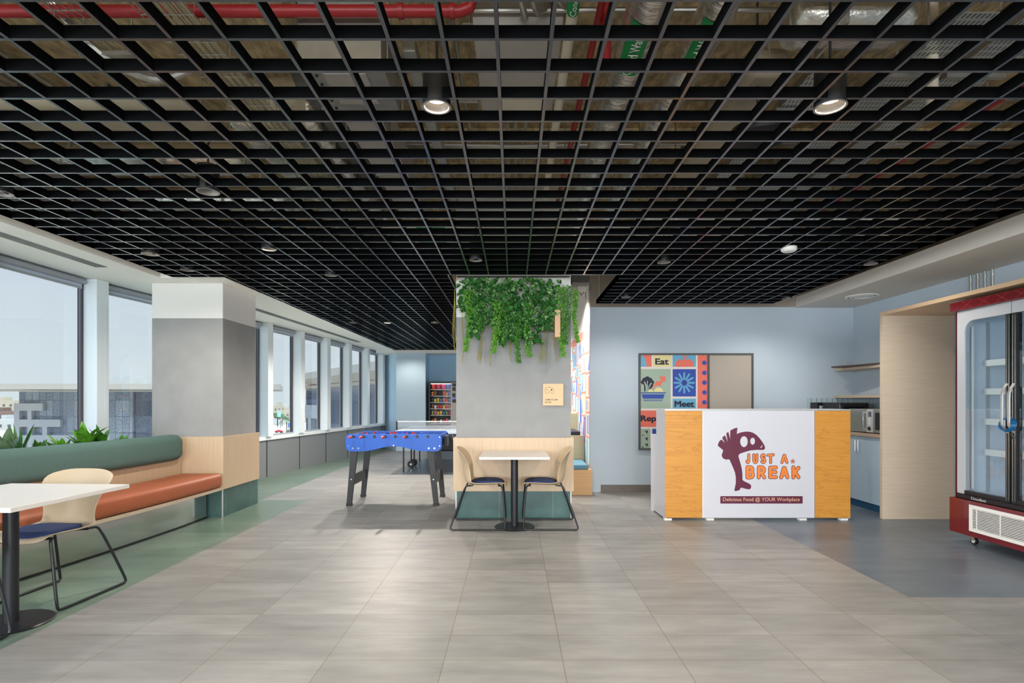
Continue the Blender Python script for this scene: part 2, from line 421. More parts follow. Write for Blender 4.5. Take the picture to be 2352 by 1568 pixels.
# left soffit with linear diffusers, right soffit
so = MB().prism([(-3.83,-6),(-3.83,6.03),(-3.13,6.03),(-3.13,14.55),(-3.13,15.6),(fx(15.6)-.003,15.6),(fx(6.1)-.003,6.1),(-4.643,-6)], 2.65, 2.71)
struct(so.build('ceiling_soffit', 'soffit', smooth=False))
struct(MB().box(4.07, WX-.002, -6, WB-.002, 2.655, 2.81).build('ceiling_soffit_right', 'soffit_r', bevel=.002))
# spandrel above the glazing and parapet panel below
sp = MB().prism([(-4.645,-6),(-4.645,6.06),(fx(15.6)-.005,15.6),(fx(15.6)-.16,15.6),(-4.80,6.06),(-4.80,-6)], 2.652, SL)
struct(sp.build('wall_left_upper', 'alu'))
for k, (a, b) in enumerate([(-6, 6.06), (6.06, 15.6)]):
    pa = (fx(a) if a > 6 else -4.64, a); pb = (fx(b) if b > 6.1 else -4.64, b)
    struct(MB().prism([pa, pb, (pb[0]-.2, pb[1]), (pa[0]-.2, pa[1])], 0, .64).build('wall_left_parapet', 'alu_grey'))
# sill ledge
n_ = .03
def strip(a, b, w0, w1, z0, z1):
    return MB().prism([(fx(a)+w1, a), (fx(b)+w1, b), (fx(b)-w0, b), (fx(a)-w0, a)], z0, z1)
struct(strip(6.07, 15.55, .18, .035, .641, .70).build('trim_2', 'alu', bevel=.003))
struct(MB().box(-4.82, -4.605, -6, 6.05, .641, .70).build('trim_2', 'alu'))
# parapet joints and windows
Ys = [6.08+1.128*k for k in range(9)]
near = [-6.0, -4.2, -2.4, -.6, 1.2, 3.0, 4.75]
allY = near+Ys
for k, y in enumerate(allY):
    X = fx(y+.08); ang = 0 if y < 6 else math.atan(-.1127)
    mt = Matrix.Translation((fx(y+.08), y+.08, 0)) @ Matrix.Rotation(ang, 4, 'Z')
    m = MB().box(-.16, .075, -.08, .08, .70, 2.648, mtx=mt)
    o = m.build('mullion', 'alu', bevel=.004)
    struct(o); o.name = 'trim_%d' % (k+3)
    plabel(MB().box(-.135, -.085, -.105, -.0815, .702, 2.648, mtx=mt).build('gasket', 'frame_dark', o), 'dark window gasket')
    plabel(MB().box(.0, .076, .03, .034, .702, 2.646, mtx=mt @ Matrix.Translation((.0, 0, 0))).build('cover_strip', 'alu', o), 'thin cover strip')
    if y > 5.9:
        struct(MB().box(.0005, .006, -.012, .012, .01, .64, mtx=mt).build('trim_40', 'frame_dark'))
wn = 0
for k in range(len(allY)-1):
    a, b = allY[k]+.161, allY[k+1]-.026
    if b-a < .3 or b < 4.5: continue
    wn += 1
    if a > 5.9: g = MB().prism([(fx(a)-.10, a), (fx(b)-.10, b), (fx(b)-.112, b), (fx(a)-.112, a)], .72, 2.65)
    else: g = MB().box(-4.752, -4.74, a, b, .72, 2.65)
    w = g.build('window_%d' % wn, 'glass', smooth=False); struct(w)
    fr = MB()
    fa, fb = (fx(a), fx(b)) if a > 5.9 else (-4.64, -4.64)
    for z0, z1 in ((.702, .725), (2.61, 2.65)):
        fr.prism([(fa-.07, a), (fb-.07, b), (fb-.13, b), (fa-.13, a)], z0, z1)
    fr.build('window_frame', 'bar', w)
struct(MB().prism([(fx(15.27), 15.27), (fx(15.6), 15.6), (fx(15.6)-.12, 15.6), (fx(15.27)-.12, 15.27)], .70, 2.65).build('trim_41', 'alu'))
# roller blinds, one per window
for k in range(len(allY)-1):
    a, b = allY[k]+.17, allY[k+1]-.03
    if b < 4.5: continue
    fa, fb = (fx(a), fx(b)) if a > 5.9 else (-4.64, -4.64)
    t = thing('roller_blind', 'rolled up grey roller blind above the %s' % (['wide window at far left','window right behind the wide near window','window hidden by the square pillar','window behind the square pillar edge','first window past the square pillar','second window past the square pillar','third window past the square pillar','fourth window past the square pillar','fifth window past the square pillar'][k-len(near)+1] if k-len(near)+1 < 9 else 'last window'), 'roller blind', ((fa+fb)/2, (a+b)/2, 2.6), 0, 'roller blinds at the window heads')
    L = Vector(((fa+fb)/2, (a+b)/2, 2.6))
    MB().cyl((fa-.035, a+.01, 2.612), (fb-.035, b-.01, 2.612), .032, n=14).build('roller_tube', 'bar', t, rel=True)
    MB().prism([(fa-.065, a+.01), (fb-.065, b-.01), (fb-.055, b-.01), (fa-.055, a+.01)], 2.555, 2.60).build('blind_fabric', 'blindf', t, rel=True)
    MB().prism([(fa-.07, a+.01), (fb-.07, b-.01), (fb-.05, b-.01), (fa-.05, a+.01)], 2.532, 2.555).build('bottom_bar', 'bar', t, rel=True)
# linear slot diffusers in the left soffit
def diffuser(x0, y0, x1, y1, lab):
    d = Vector((x1-x0, y1-y0, 0)).normalized(); w = Vector((-d.y, d.x, 0))
    t = thing('slot_diffuser', lab, 'air diffuser', (x0, y0, 2.65), 0, 'slot diffusers in the window soffit')
    for i in range(4):
        o = w*(i*.032-.05); m = MB()
        p = [Vector((0,0,0))+o, Vector((x1-x0, y1-y0, 0))+o]; q = w*.009
        m.prism([tuple((p[0]-q).xy), tuple((p[1]-q).xy), tuple((p[1]+q).xy), tuple((p[0]+q).xy)], -.0025, -.0005)
        m.build('slot', 'blackpl', t)
diffuser(-4.12, 2.5, -4.12, 5.55, 'long slot air diffuser in the soffit above the near windows')
diffuser(-3.80, 7.3, -3.50, 12.6, 'long slot air diffuser in the soffit above the far windows')

# pillars
def pillar(x0, x1, y0, y1, n, top, name):
    struct(MB().box(x0, x1, y0, y1, 0, 2.25).build('wall_pillar_'+name, 'plaster', smooth=False))
    struct(MB().box(x0, x1, y0, y1, 2.2505, top).build('wall_pillar_'+name+'_upper', 'white', smooth=False))
pillar(-4.10, -3.296, 6.30, 7.10, 1, 2.648, 'left')
pillar(-.64, .644, 6.22, 7.3, 2, SL-.001, 'centre')
# ceiling frame trim on the central pillar
struct(MB().box(-.645, .649, 6.213, 6.22, 2.60, 2.612).build('trim_30', 'trimsil'))
# open cell ceiling
GZ = 2.643; GH = .05; bt = .014
g = MB()
def bladeX(x, y0, y1): g.box(x-bt/2, x+bt/2, y0, y1, GZ, GZ+GH)
def bladeY(y, x0, x1): g.box(x0, x1, y-bt/2, y+bt/2, GZ+.0004, GZ+GH-.0004)
xg = [-.06+.2*k for k in range(-18, 19)]
XL = -3.66; XR = 3.54
for x in xg:
    if x < XL or x > XR: continue
    e = 14.54 if x < -.7 else (5.86 if x < 1.13 else 7.59)
    if x < -3.13+.02: e = 5.96
    bladeX(x, -1.0, e)
yy = 2.048-15*.2
while yy < 14.6:
    if yy < 5.9: bladeY(yy, XL, XR)
    else:
        bladeY(yy, -3.11, -.69)
        if yy < 7.6: bladeY(yy, 1.14, XR)
    yy += .2
bladeX(XL, -1, 5.97); bladeX(-3.11, 5.97, 14.54); bladeX(-.69, 5.86, 14.54); bladeX(1.14, 5.86, 7.59); bladeX(XR, -1, 7.59)
bladeY(5.97, XL, -3.1); bladeY(5.86, -.69, 1.14); bladeY(7.59, 1.14, XR)
gr = g.build('ceiling_grid', ['grid', 'grid_edge'], smooth=False); struct(gr)
for p_ in gr.data.polygons:
    if abs(p_.normal.z) > .9 and p_.center.z < GZ+.01: p_.material_index = 1
# ================================================================ PILLAR CLADDING
def cladding(lab, x0, x1, y0, y1, zt, zb, name='pillar_cladding', full_plinth=None):
    t = thing(name, lab, 'pillar cladding', ((x0+x1)/2, y0, 0))
    L = Vector(t.location)
    def P(o): o.location = o.location; return o
    m = MB(); th = .03
    def ring(m, x0, x1, y0, y1, z0, z1, th):
        m.box(x0-L.x, x1-L.x, y0-L.y, y0+th-L.y, z0, z1); m.box(x0-L.x, x0+th-L.x, y0+th-L.y, y1-L.y, z0, z1)
        m.box(x1-th-L.x, x1-L.x, y0+th-L.y, y1-L.y, z0, z1)
    ring(m, x0, x1, y0, y1, zb, zt, .025)
    m.build('wood_band', 'wood', t, bevel=.0015)
    m = MB(); q = full_plinth or (x0+.027, x1-.027)
    ring(m, q[0], q[1], y0+.02, y1-.01, 0, zb-.001, .012)
    m.build('tiled_plinth', 'plinth', t, smooth=False)
    m = MB()
    for xx in (q[0], q[1]-.006): m.box(xx-.003-L.x, xx+.009-L.x, y0+.016-L.y, y0+.028-L.y, .001, zb-.001)
    split_build(m, 'corner_trim', 'trimsil', t)
    return t
cladding('pale wood band with teal tiled plinth around the central pillar', -.668, .672, 6.172, 7.3, .903, .308)
cladding('pale wood band with teal tiled plinth around the left pillar by the bench', -4.05, -3.266, 6.25, 7.14, .91, .315, full_plinth=(-3.57, -3.282))

# ================================================================ BENCH
def bx(Y): return -3.25-.035*(6.2-Y)**2
bY = [2.2+i*(6.235-2.2)/30 for i in range(31)]
bench = thing('banquette_bench', 'long curved banquette with rust seat and green rolled backrest by the windows', 'bench', (-3.6, 4.4, 0))
BL = Vector(bench.location)
def bsweep(sec, ys):
    secs = []
    for y in ys:
        sl = -.07*(6.2-y)*-1; n = Vector((1, -sl, 0)).normalized()
        b = Vector((bx(y), y, 0))
        secs.append([b - n*o + Vector((0,0,z)) - BL for o, z in sec])
    return MB().sweep(secs)
def rrect(o0, o1, z0, z1, r, n=4, lean=0):
    pts = []
    for (cx, cz, a0) in ((o1-r, z1-r, 0), (o0+r, z1-r, 90), (o0+r, z0+r, 180), (o1-r, z0+r, 270)):
        for i in range(n+1):
            a = R(a0+90*i/n); pts.append((cx+r*math.cos(a)+lean*(cz+r*math.sin(a)-z0), cz+r*math.sin(a)))
    return pts
bsweep(rrect(0, .47, .347, .505, .045), bY[:-1]+[6.20]).build('seat', 'rust', bench, bevel=.02, seg=3, ang=50)
ye = [y for y in bY if y < 6.0]+[6.05, 6.11, 6.14, 6.15]
secs = []
for k, y in enumerate(ye):
    s_ = 1.0 if y < 6.06 else (.96 if y < 6.12 else (.86 if y < 6.145 else .7))
    sl = .07*(6.2-y); n = Vector((1, -sl, 0)).normalized(); b = Vector((bx(y), y, 0))
    sec = rrect(.40, .56, .66, .945, .075, n=5)
    co = .48; cz = .80
    secs.append([b-n*(co+(o-co)*s_)+Vector((0,0,cz+(z-cz)*s_))-BL for o, z in sec])
MB().sweep(secs).build('backrest', 'green_fab', bench, ang=60)
bsweep([(.0,.318),(.0,.345),(.5,.345),(.5,.318)], bY).build('seat_board', 'wood_h', bench)
bsweep([(.485,.345),(.485,.90),(.51,.90),(.51,.345)], bY).build('back_panel', 'wood', bench)
bsweep([(.20,.012),(.20,.317),(.22,.317),(.22,.012)], bY[:-1]+[6.24]).build('mirror_skirting', 'mirror', bench)
bsweep([(.19,.0005),(.19,.012),(.23,.012),(.23,.0005)], bY[:-1]+[6.24]).build('base_rail', 'blackpl', bench)
# planter box behind the bench
pl = thing('planter_box', 'long white planter trough behind the banquette under the windows', 'planter', (-4.3, 4.2, 0))
PL = Vector(pl.location); secs = []
ysp = [2.2+i*.4 for i in range(10)]+[6.2]
m = MB(); m.sweep([[Vector((bx(y)-.53, y, 0))-PL, Vector((bx(y)-.53, y, .86))-PL, Vector((bx(y)-.55, y, .86))-PL, Vector((bx(y)-.55, y, 0))-PL] for y in ysp])
m.sweep([[Vector((-4.56, y, 0))-PL, Vector((-4.56, y, .86))-PL, Vector((-4.58, y, .86))-PL, Vector((-4.58, y, 0))-PL] for y in ysp])
m.build('box', 'white', pl)
MB().sweep([[Vector((bx(y)-.552, y, .76))-PL, Vector((bx(y)-.552, y, .80))-PL, Vector((-4.555, y, .80))-PL, Vector((-4.555, y, .76))-PL] for y in ysp]).build('soil', 'soil', pl)

def leaf(m, base, d, up, L, W, droop=.3, mi=0, n=5, fold=.25):
    """a curved lance leaf as a folded strip"""
    d = Vector(d).normalized(); up = Vector(up); up = (up-d*up.dot(d)).normalized(); w = d.cross(up)
    rows = []
    for i in range(n+1):
        t = i/n; c = Vector(base)+d*(L*t)-Vector((0,0,1))*(droop*L*t*t)
        ww = W*math.sin(PI*(t**.75))*.5+.0008
        rows.append([c+w*ww+up*(fold*ww), c, c-w*ww+up*(fold*ww)])
    m.grid(rows, mi)
def foliage_plant(x, y, z, h, n, L, W, lab, mats, seed, spread=.8, droop=.35, group='plants in the window planter'):
    random.seed(seed)
    t = thing('leafy_plant', lab, 'plant', (x, y, z), 0, group)
    m = MB()
    for i in range(int(n*1.7)):
        a = random.uniform(0, 2*PI); tilt = random.uniform(.1, spread); hh = h*random.uniform(.15, 1)
        d = (math.cos(a)*tilt, math.sin(a)*tilt, 1)
        base = Vector((math.cos(a)*.02, math.sin(a)*.02, hh*.55))
        leaf(m, base, d, (math.cos(a)*-1, math.sin(a)*-1, .6), L*random.uniform(.75, 1.15), W*random.uniform(.6, .85), droop*random.uniform(.5, 1.3))
    m.build('leaves', mats, t)
    s = MB(); s.cyl((0,0,0), (0,0,h*.7), .008, n=6); s.build('stem', 'leafF', t)
    return t
L_ = ['low leafy green plant at the left of the planter behind the banquette','broad leafy green plant rising left of the window mullion','tallest bright green plant in front of the window mullion','dense green plant just right of the window mullion','small green plant at the right end of the planter near the pillar','dark sprig beside the pillar at the end of the planter']
specs = [(95, 1020, 4.95, 10, .2, .07), (150, 1005, 5.05, 12, .22, .08), (200, 972, 5.15, 16, .27, .09), (238, 980, 5.3, 14, .25, .09), (290, 985, 5.5, 12, .16, .06), (335, 992, 5.75, 8, .15, .035)]
for i, (px, py, y, n, L, W) in enumerate(specs):
    p = PY(px, py, y); foliage_plant(p.x-.02, y, .80, p.z-.80-.08, n, L, W, L_[i], 'leafL' if i in (1, 2) else 'leafF', 40+i, .9)
p = PY(15, 1000, 4.6); foliage_plant(p.x, 4.6, .80, .16, 9, .26, .10, 'striped broad leaved plant at the left picture edge behind the banquette', 'leafS', 61, .6, .2)
p = PY(45, 985, 4.75); foliage_plant(p.x, 4.75, .80, .14, 4, .30, .035, 'dark spiky narrow leaved plant beside the striped plant', 'leafA', 63, .5, .1)

# ================================================================ TABLES AND CHAIRS
def make_table(x, y, w, d, rz, lab):
    t = thing('pedestal_table', lab, 'table', (x, y, 0), rz, 'square pedestal cafe tables')
    MB().box(-w/2, w/2, -d/2, d/2, .738, .763).build('tabletop', 'tabletop', t, bevel=.002)
    MB().cyl((0,0,.012), (0,0,.737), .038, n=24).build('column', 'black', t)
    MB().lathe([(0,0),(.205,0),(.208,.006),(.2,.012),(.05,.016),(0,.016)], n=48).build('base', 'black', t)
    MB().box(-.14, .14, -.14, .14, .732, .738).build('mounting_plate', 'black', t)
    return t
make_table(.012, 5.78, .69, .72, 0, 'square white table against the central pillar between two facing chairs')
make_table(-2.96, 3.27, .82, .82, R(-3), 'square white table at the left picture edge in front of the banquette')

def chair_shell():
    prof = [(.240,.418,.175,0),(.232,.440,.195,0),(.19,.452,.208,0),(.10,.447,.215,.01),(.0,.440,.218,.02),(-.09,.436,.215,.03),(-.155,.442,.208,.05),
            (-.195,.470,.196,.07),(-.212,.52,.186,.085),(-.222,.59,.194,.09),(-.234,.66,.216,.09),(-.250,.73,.245,.085),(-.272,.79,.262,.07),(-.288,.822,.235,.045),(-.293,.830,.17,.02)]
    rows = []; nv = 12
    for k, (f, z, hw, wrap) in enumerate(prof):
        row = []
        for i in range(nv+1):
            v = -1+2*i/nv; a = abs(v)
            if k < 7: p = Vector((f+wrap*.6*a**3, v*hw, z+.030*a**2.2+wrap*.25*a**3))
            else: p = Vector((f+wrap*a**2.0, v*hw, z-(.02*a**4 if k > 10 else 0)+.03*a**2.2*(1-min(1, (k-6)/3))))
            row.append(p)
        rows.append(row)
    return MB().grid(rows)
def make_chair(lab, loc, rz, group):
    t = thing('shell_chair', lab, 'chair', loc, rz, group)
    chair_shell().build('seat_shell', 'shell', t, solid=.009, sub=1, ang=80)
    m = MB(); rows = []
    n = 28; rings = [(1.0, 0), (1.0, .012), (.96, .022), (.8, .030), (.4, .034), (.15, .0352), (.001, .0353)]
    for s_, dz in rings:
        row = []
        for i in range(n):
            a = 2*PI*i/n; ca, sa = math.cos(a), math.sin(a)
            ex = .75; u = math.copysign(abs(ca)**ex, ca)*.175*s_; v = math.copysign(abs(sa)**ex, sa)*.165*s_
            zb = .444 + .030*(abs(v)/.21)**2.2
            row.append(Vector((.035+u, v, zb+.006+dz)))
        row.append(row[0]); rows.append(row)
    m.grid(rows).build('seat_pad', 'navy', t, ang=60)
    for s_ in (-1, 1):
        wt = .165; wb = .25
        key = [(-.12, .15, .440), (-.17, wt, .446), (-.198, wt+.005, .43), (-.325, wb, .045), (-.335, wb, .022), (-.318, wb, .0085), (-.29, wb, .0085), (.19, wb, .0085), (.215, wb, .012), (.228, wb, .035), (.20, wt+.03, .36), (.195, wt+.01, .43), (.175, wt, .446), (.15, .15, .440)]
        MB().tube([(f, w*s_, z) for f, w, z in key], .0105, n=8).build('sled_leg', 'black', t, sub=1)
        for f in (-.24, .15): plabel(MB().box(f-.02, f+.02, s_*wb-.007, s_*wb+.007, .0, .005).build('glide', 'clear', t), 'clear plastic glide')
    m = MB()
    for f in (-.12, .15): m.tube([(f, -.150, .440), (f, 0, .430), (f, .150, .440)], .0085, n=8)
    split_build(m, 'cross_tube', 'black', t)
    return t
c1 = make_chair('beige shell chair with navy pad at the left side of the pillar table, facing right', (-.305, 5.86, 0), 0, 'beige shell chairs with navy pads')
def cchair(lab, loc, rz): return dup(c1, loc, rz, lab)
cchair('beige shell chair with navy pad at the right side of the pillar table, facing left', (.325, 5.87, 0), PI)
cchair('beige shell chair facing the camera behind the white table at left', (-3.06, 3.68, 0), R(-90-4))
cchair('beige shell chair cut off by the picture corner, nearest seat at bottom left', (-3.06, 2.88, 0), R(90))

# ================================================================ FOOTBALL TABLE
ft = thing('football_table', 'blue table football game with black splayed legs and red handles', 'table football', (-1.495, 7.3, 0))
X0, X1 = -.60, .60; YF = -.37; YB = .37
def fpanel(y):
    pts = []
    zt = .90; zb = .682; r = .05
    for cx, cz, a0 in ((X1-r, zt-r, 0), (X0+r, zt-r, 90)):
        for i in range(6): a = R(a0+90*i/5); pts.append((cx+r*math.cos(a), cz+r*math.sin(a)))
    r = .07
    for i in range(7): a = R(180+90*i/6); pts.append((X0+r+r*math.cos(a), zb+r+r*math.sin(a)))
    for i in range(1, 16):
        u = -1+2*i/16; x = u*.40; pts.append((x, zb+.066*(.5+.5*math.cos(PI*min(1, abs(u)*1.0)))))
    for i in range(7): a = R(270+90*i/6); pts.append((X1-r+r*math.cos(a), zb+r+r*math.sin(a)))
    m = MB(); m.prism(pts, y, y+.022, 'y'); return m
fpanel(YF).build('side_panel', 'fblue', ft, bevel=.002); fpanel(YB-.022).build('side_panel', 'fblue', ft, bevel=.002)
for xx in (X0+.02, X1-.04): MB().box(xx, xx+.02, YF+.022, YB-.022, .72, .885).build('end_panel', 'fblue', ft, bevel=.002)
MB().box(X0+.041, X1-.041, YF+.023, YB-.023, .76, .772).build('playfield', 'pitch', ft)
# corner ramps and goal boxes
m = MB()
for xx in (X1-.041, ): m.box(xx+.042, xx+.075, -.13, .13, .72, .86)
m.box(X0-.035, X0+.019, -.13, .13, .72, .86)
[plabel(q, 'black moulded goal box') for q in split_build(m, 'goal_box', 'blackpl', ft, bevel=.006)]
plabel(MB().tube([(X1+.075, -.1, .86), (X1+.12, -.1, .80), (X1+.12, .1, .80), (X1+.075, .1, .86)], .004, n=6).build('goal_hoop', 'chrome', ft), 'thin chrome hoop')
def legq(xt, xb, yt, yb, w=.085, d=.04):
    m = MB(); tp = .70; h = []
    for (x, y, z, ww) in ((xb, yb, .02, .062), (xt, yt, tp, w)):
        h.append([(x-ww/2, y-d/2, z), (x+ww/2, y-d/2, z), (x+ww/2, y+d/2, z), (x-ww/2, y+d/2, z)])
    m.sweep(h); return m
legs = [(-.50, -.565, YF+.045, YF+.045), (.455, .525, YF+.045, YF+.045), (-.50, -.565, YB-.045, YB-.045), (.455, .525, YB-.045, YB-.045)]
for (xt, xb, yt, yb) in legs:
    l = legq(xt, xb, yt, yb).build('leg', 'fblack', ft, bevel=.003)
    MB().box(xb-.036, xb+.036, yb-.026, yb+.026, 0, .03).build('foot', 'blackpl', l, bevel=.004)
    if yt < 0: MB().cyl((xb*.55+xt*.45, yt-.0215, .33), (xb*.55+xt*.45, yt-.018, .33), .008).build('screw', 'chrome', l)
for sx in (-1, 1):
    xx = -.533 if sx < 0 else .49
    plabel(MB().box(xx-.012, xx+.012, YF+.066, YB-.066, .25, .38).build('leg_stretcher', 'fblack', ft, bevel=.003), 'black board between two legs')
m = MB()
for (x, z, r) in ((-.565,.752,.007),(.575,.752,.007),(.575,.86,.007),(-.51,.722,.011),(-.44,.722,.011),(.44,.722,.011),(.51,.722,.011),(0,.757,.009)):
    m.cyl((x, YF-.003, z), (x, YF+.001, z), r, n=12)
split_build(m, 'bolt', 'chrome', ft)
rods = [-.505, -.375, -.24, -.105, .025, .16, .295, .43]
for i, x in enumerate(rods):
    mine = i in (0, 1, 3, 5)
    ya, yb = (YF-.17, YB+.13) if mine else (YF-.005, YB+.25)
    if not mine: ya, yb = YF-.004, YB+.14
    rod = MB().cyl((x, ya, .868), (x, yb, .868), .0065, n=10).build('rod', 'chrome', ft)
    MB().cyl((x, YF-.008, .868), (x, YF-.0005, .868), .019, n=16).build('bearing', 'blackpl', rod)
    MB().cyl((x, YB+.0005, .868), (x, YB+.008, .868), .019, n=16).build('bearing', 'blackpl', rod)
    if mine:
        m = MB(); m.tube([(x, YF-.07-.018*k, .868) for k in range(7)], [.012,.015,.0165,.0165,.0165,.016,.011], n=12)
        plabel(m.build('handle', 'red', rod), 'red grip')
    else:
        m = MB(); m.tube([(x, YB+.06+.018*k, .868) for k in range(7)], [.012,.015,.0165,.0165,.0165,.016,.011], n=12)
        plabel(m.build('handle', 'red', rod), 'red grip')
    cnt = [1, 2, 3, 5, 5, 3, 2, 1][i]; col = 'red' if mine else 'bluefig'
    for q in range(cnt):
        yq = (q-(cnt-1)/2)*.62/max(cnt, 1.6)
        ti = [.9, -.6, .5, -1.1][ (i+q) % 4]
        m = MB(); mt = Matrix.Translation((x, yq, .868)) @ Matrix.Rotation(ti, 4, 'Y')
        m.box(-.011, .011, -.014, .014, -.045, .022, mtx=mt); m.box(-.018, .018, -.012, .012, -.075, -.045, mtx=mt)
        c = mt @ Vector((0,0,.034)); m.ball(c, .013, n=8); m.build('player', col, rod, bevel=.003)

# ================================================================ TABLE TENNIS
tt = thing('table_tennis_table', 'pale table tennis table with black legs and wheels beyond the football table', 'table tennis table', (-1.42, 11.1, 0))
MB().box(-.7625, .7625, -1.37, -.005, .735, .76).build('playing_surface', mat('tt_blue', (168, 184, 198), .2), tt)
MB().box(-.7625, .7625, .005, 1.37, .735, .76).build('playing_surface', 'tabletop' if False else mat('tt_blue2', (168, 184, 198), .2), tt)
m = MB()
for y0 in (-1.37, .005):
    m.box(-.7625, .7625, y0, y0+.02, .7602, .7608); m.box(-.7625, .7625, y0+1.345, y0+1.365, .7602, .7608)
    for x in (-.7625, .7425, -.002): m.box(x, x+(.02 if abs(x) > .1 else .004), y0, y0+1.365, .7602, .7609)
m.build('court_lines', 'white', tt)
m = MB()
for s_ in (-1, 1):
    m.box(-.74, .74, s_*1.33-.01, s_*1.33+.01, .69, .734); m.box(-.74, .74, s_*.05-.01, s_*.05+.01, .69, .734)
    for x in (-.74, .72): m.box(x, x+.02, min(s_*.06, s_*1.32), max(s_*.06, s_*1.32), .69, .734)
m.build('under_frame', 'black', tt)
for s_ in (-1, 1):
    for x in (-.60, .60):
        MB().cyl((x, s_*.88, 0), (x, s_*.88, .70), .014, n=10).build('leg', 'black', tt)
    for x in (-.59, .59):
        l = MB().cyl((x, s_*.16, .085), (x, s_*.16, .69), .016, n=10).build('wheel_leg', 'black', tt)
        MB().cyl((x, s_*.16-.045, .072), (x, s_*.16-.02, .072), .072, n=24).build('wheel', 'blackpl', l, bevel=.006)
        plabel(MB().cyl((x, s_*.16-.050, .072), (x, s_*.16-.0455, .072), .02, n=16).build('wheel_hub', 'chrome', l), 'chrome wheel hub')
MB().tube([(-.6, -.86, .55), (-.5, -.5, .70)], .006, n=6).build('brace', 'black', tt)
net = thing('table_tennis_net', 'see-through table tennis net with white top band clamped across the table', 'net', (-1.42, 11.1, .76))
def netmat():
    m_, nt, b = newmat('net_mesh'); out = nt.nodes['Material Output']; tr = nt.nodes.new('ShaderNodeBsdfTransparent'); mx = nt.nodes.new('ShaderNodeMixShader'); mx.inputs[0].default_value = .18
    b.inputs['Base Color'].default_value = (.3, .32, .36, 1); nt.links.new(tr.outputs[0], mx.inputs[1]); nt.links.new(b.outputs[0], mx.inputs[2]); nt.links.new(mx.outputs[0], out.inputs[0]); return m_
MB().box(-.90, .90, -.001, .001, .014, .138).build('net_mesh', netmat(), net)
plabel(MB().box(-.91, .91, -.004, .004, .138, .153).build('top_band', 'white', net), 'white band')
plabel(MB().box(-.90, .90, -.003, .003, .008, .014).build('bottom_cord', 'black', net), 'dark cord')
for x in (-.925, .895): MB().box(x, x+.03, -.02, .02, -.03, .153).build('net_post', 'blackpl', net, bevel=.003)

# ================================================================ VENDING MACHINE
vm = thing('vending_machine', 'black and silver snack vending machine in the blue recess at the far end', 'vending machine', (-1.75, 14.66, 0))
W0, W1 = -.49, .37
m = MB(); m.box(W0, W0+.05, 0, .5, .02, 1.83); m.box(W1-.28, W1, .0, .5, .02, 1.83); m.box(W0+.05, W1-.28, 0, .5, 1.78, 1.83); m.box(W0+.05, W1-.28, 0, .5, .02, .70); m.box(W0+.05, W1-.28, .47, .5, .70, 1.78)
m.build('cabinet', 'blackpl', vm, bevel=.004)
plabel(MB().box(W1-.275, W1-.01, -.012, -.0005, .50, 1.80).build('control_panel', 'greybox', vm, bevel=.003), 'silver control panel')
plabel(MB().box(W0+.16, W1-.33, -.01, -.0005, .30, .52).build('delivery_flap', 'darkduct', vm, bevel=.003), 'grey delivery flap')
m = MB()
for (z0, z1, w) in ((1.70,1.78,.05),(1.58,1.68,.045),(1.42,1.52,.04),(1.27,1.36,.05)): m.box(W1-.23, W1-.23+2*w, -.016, -.0125, z0, z1)
split_build(m, 'control_window', 'blackpl', vm)
plabel(MB().box(W1-.23, W1-.15, -.017, -.0125, 1.37, 1.415).build('display', mat('display_blue', (70, 90, 220), .3), vm), 'blue display')
shelf_z = [.73, .94, 1.11, 1.28, 1.45, 1.62]
m = MB()
for z in shelf_z: m.box(W0+.051, W1-.281, .04, .45, z-.012, z)
split_build(m, 'shelf', 'galv', vm)
plabel(MB().box(W0+.05, W1-.28, .002, .006, .70, 1.78).build('window_pane', 'vendglass', vm), 'clear pane')
m = MB().box(W0+.06, W1-.29, .05, .09, 1.765, 1.779); plabel(m.build('light_strip', emit('vend_light', (255, 250, 240), 2.5), vm), 'lit strip inside')
pk = []
cols = [(222, 74, 60), (230, 96, 140), (214, 60, 90), (240, 200, 70), (90, 120, 210), (230, 130, 60), (120, 180, 80), (230, 230, 230), (60, 60, 90), (150, 90, 60)]
names = ['orange red', 'pink', 'crimson', 'yellow', 'blue', 'orange', 'green', 'white', 'dark', 'brown']
pm = [mat('packet_%s' % names[i].replace(' ', '_'), c, .35, var=.35, vscale=30) for i, c in enumerate(cols)]
random.seed(5)
shn = ['lowest', 'fifth', 'fourth', 'third', 'second', 'top']
def packet(w, h, mm):
    m = MB(); n = 5; rows = []
    secs = []
    for i in range(7):
        t = i/6; z = h*t; d = .028*math.sin(PI*t)**.6+.002
        secs.append([(-w/2, -d*.2, z), (-w/4, -d, z), (w/4, -d, z), (w/2, -d*.2, z), (w/4, d, z), (-w/4, d, z)])
    m.sweep(secs); return m
for r_, z in enumerate(shelf_z):
    nn = 4 if r_ == 5 else 7; sp = .53/nn
    for q in range(nn):
        if r_ == 4 and q in (2, 3): continue
        ci = random.randrange(10) if r_ not in (5,) else [0, 2, 1, 4][q]
        if r_ == 5: w, h = .11, .135
        else: w, h = .06, random.choice([.09, .11, .12])
        o = packet(w, h, None).build('snack_packet', pm[ci], loc=(-1.75+W0+.06+sp*(q+.5), 14.66+.07, z+.001))
        tag(o, '%s snack packet on the %s vending shelf, %s from left' % (names[ci], shn[r_], ['first','second','third','fourth','fifth','sixth','seventh'][q]), 'snack packet', 'snack packets in the vending machine')
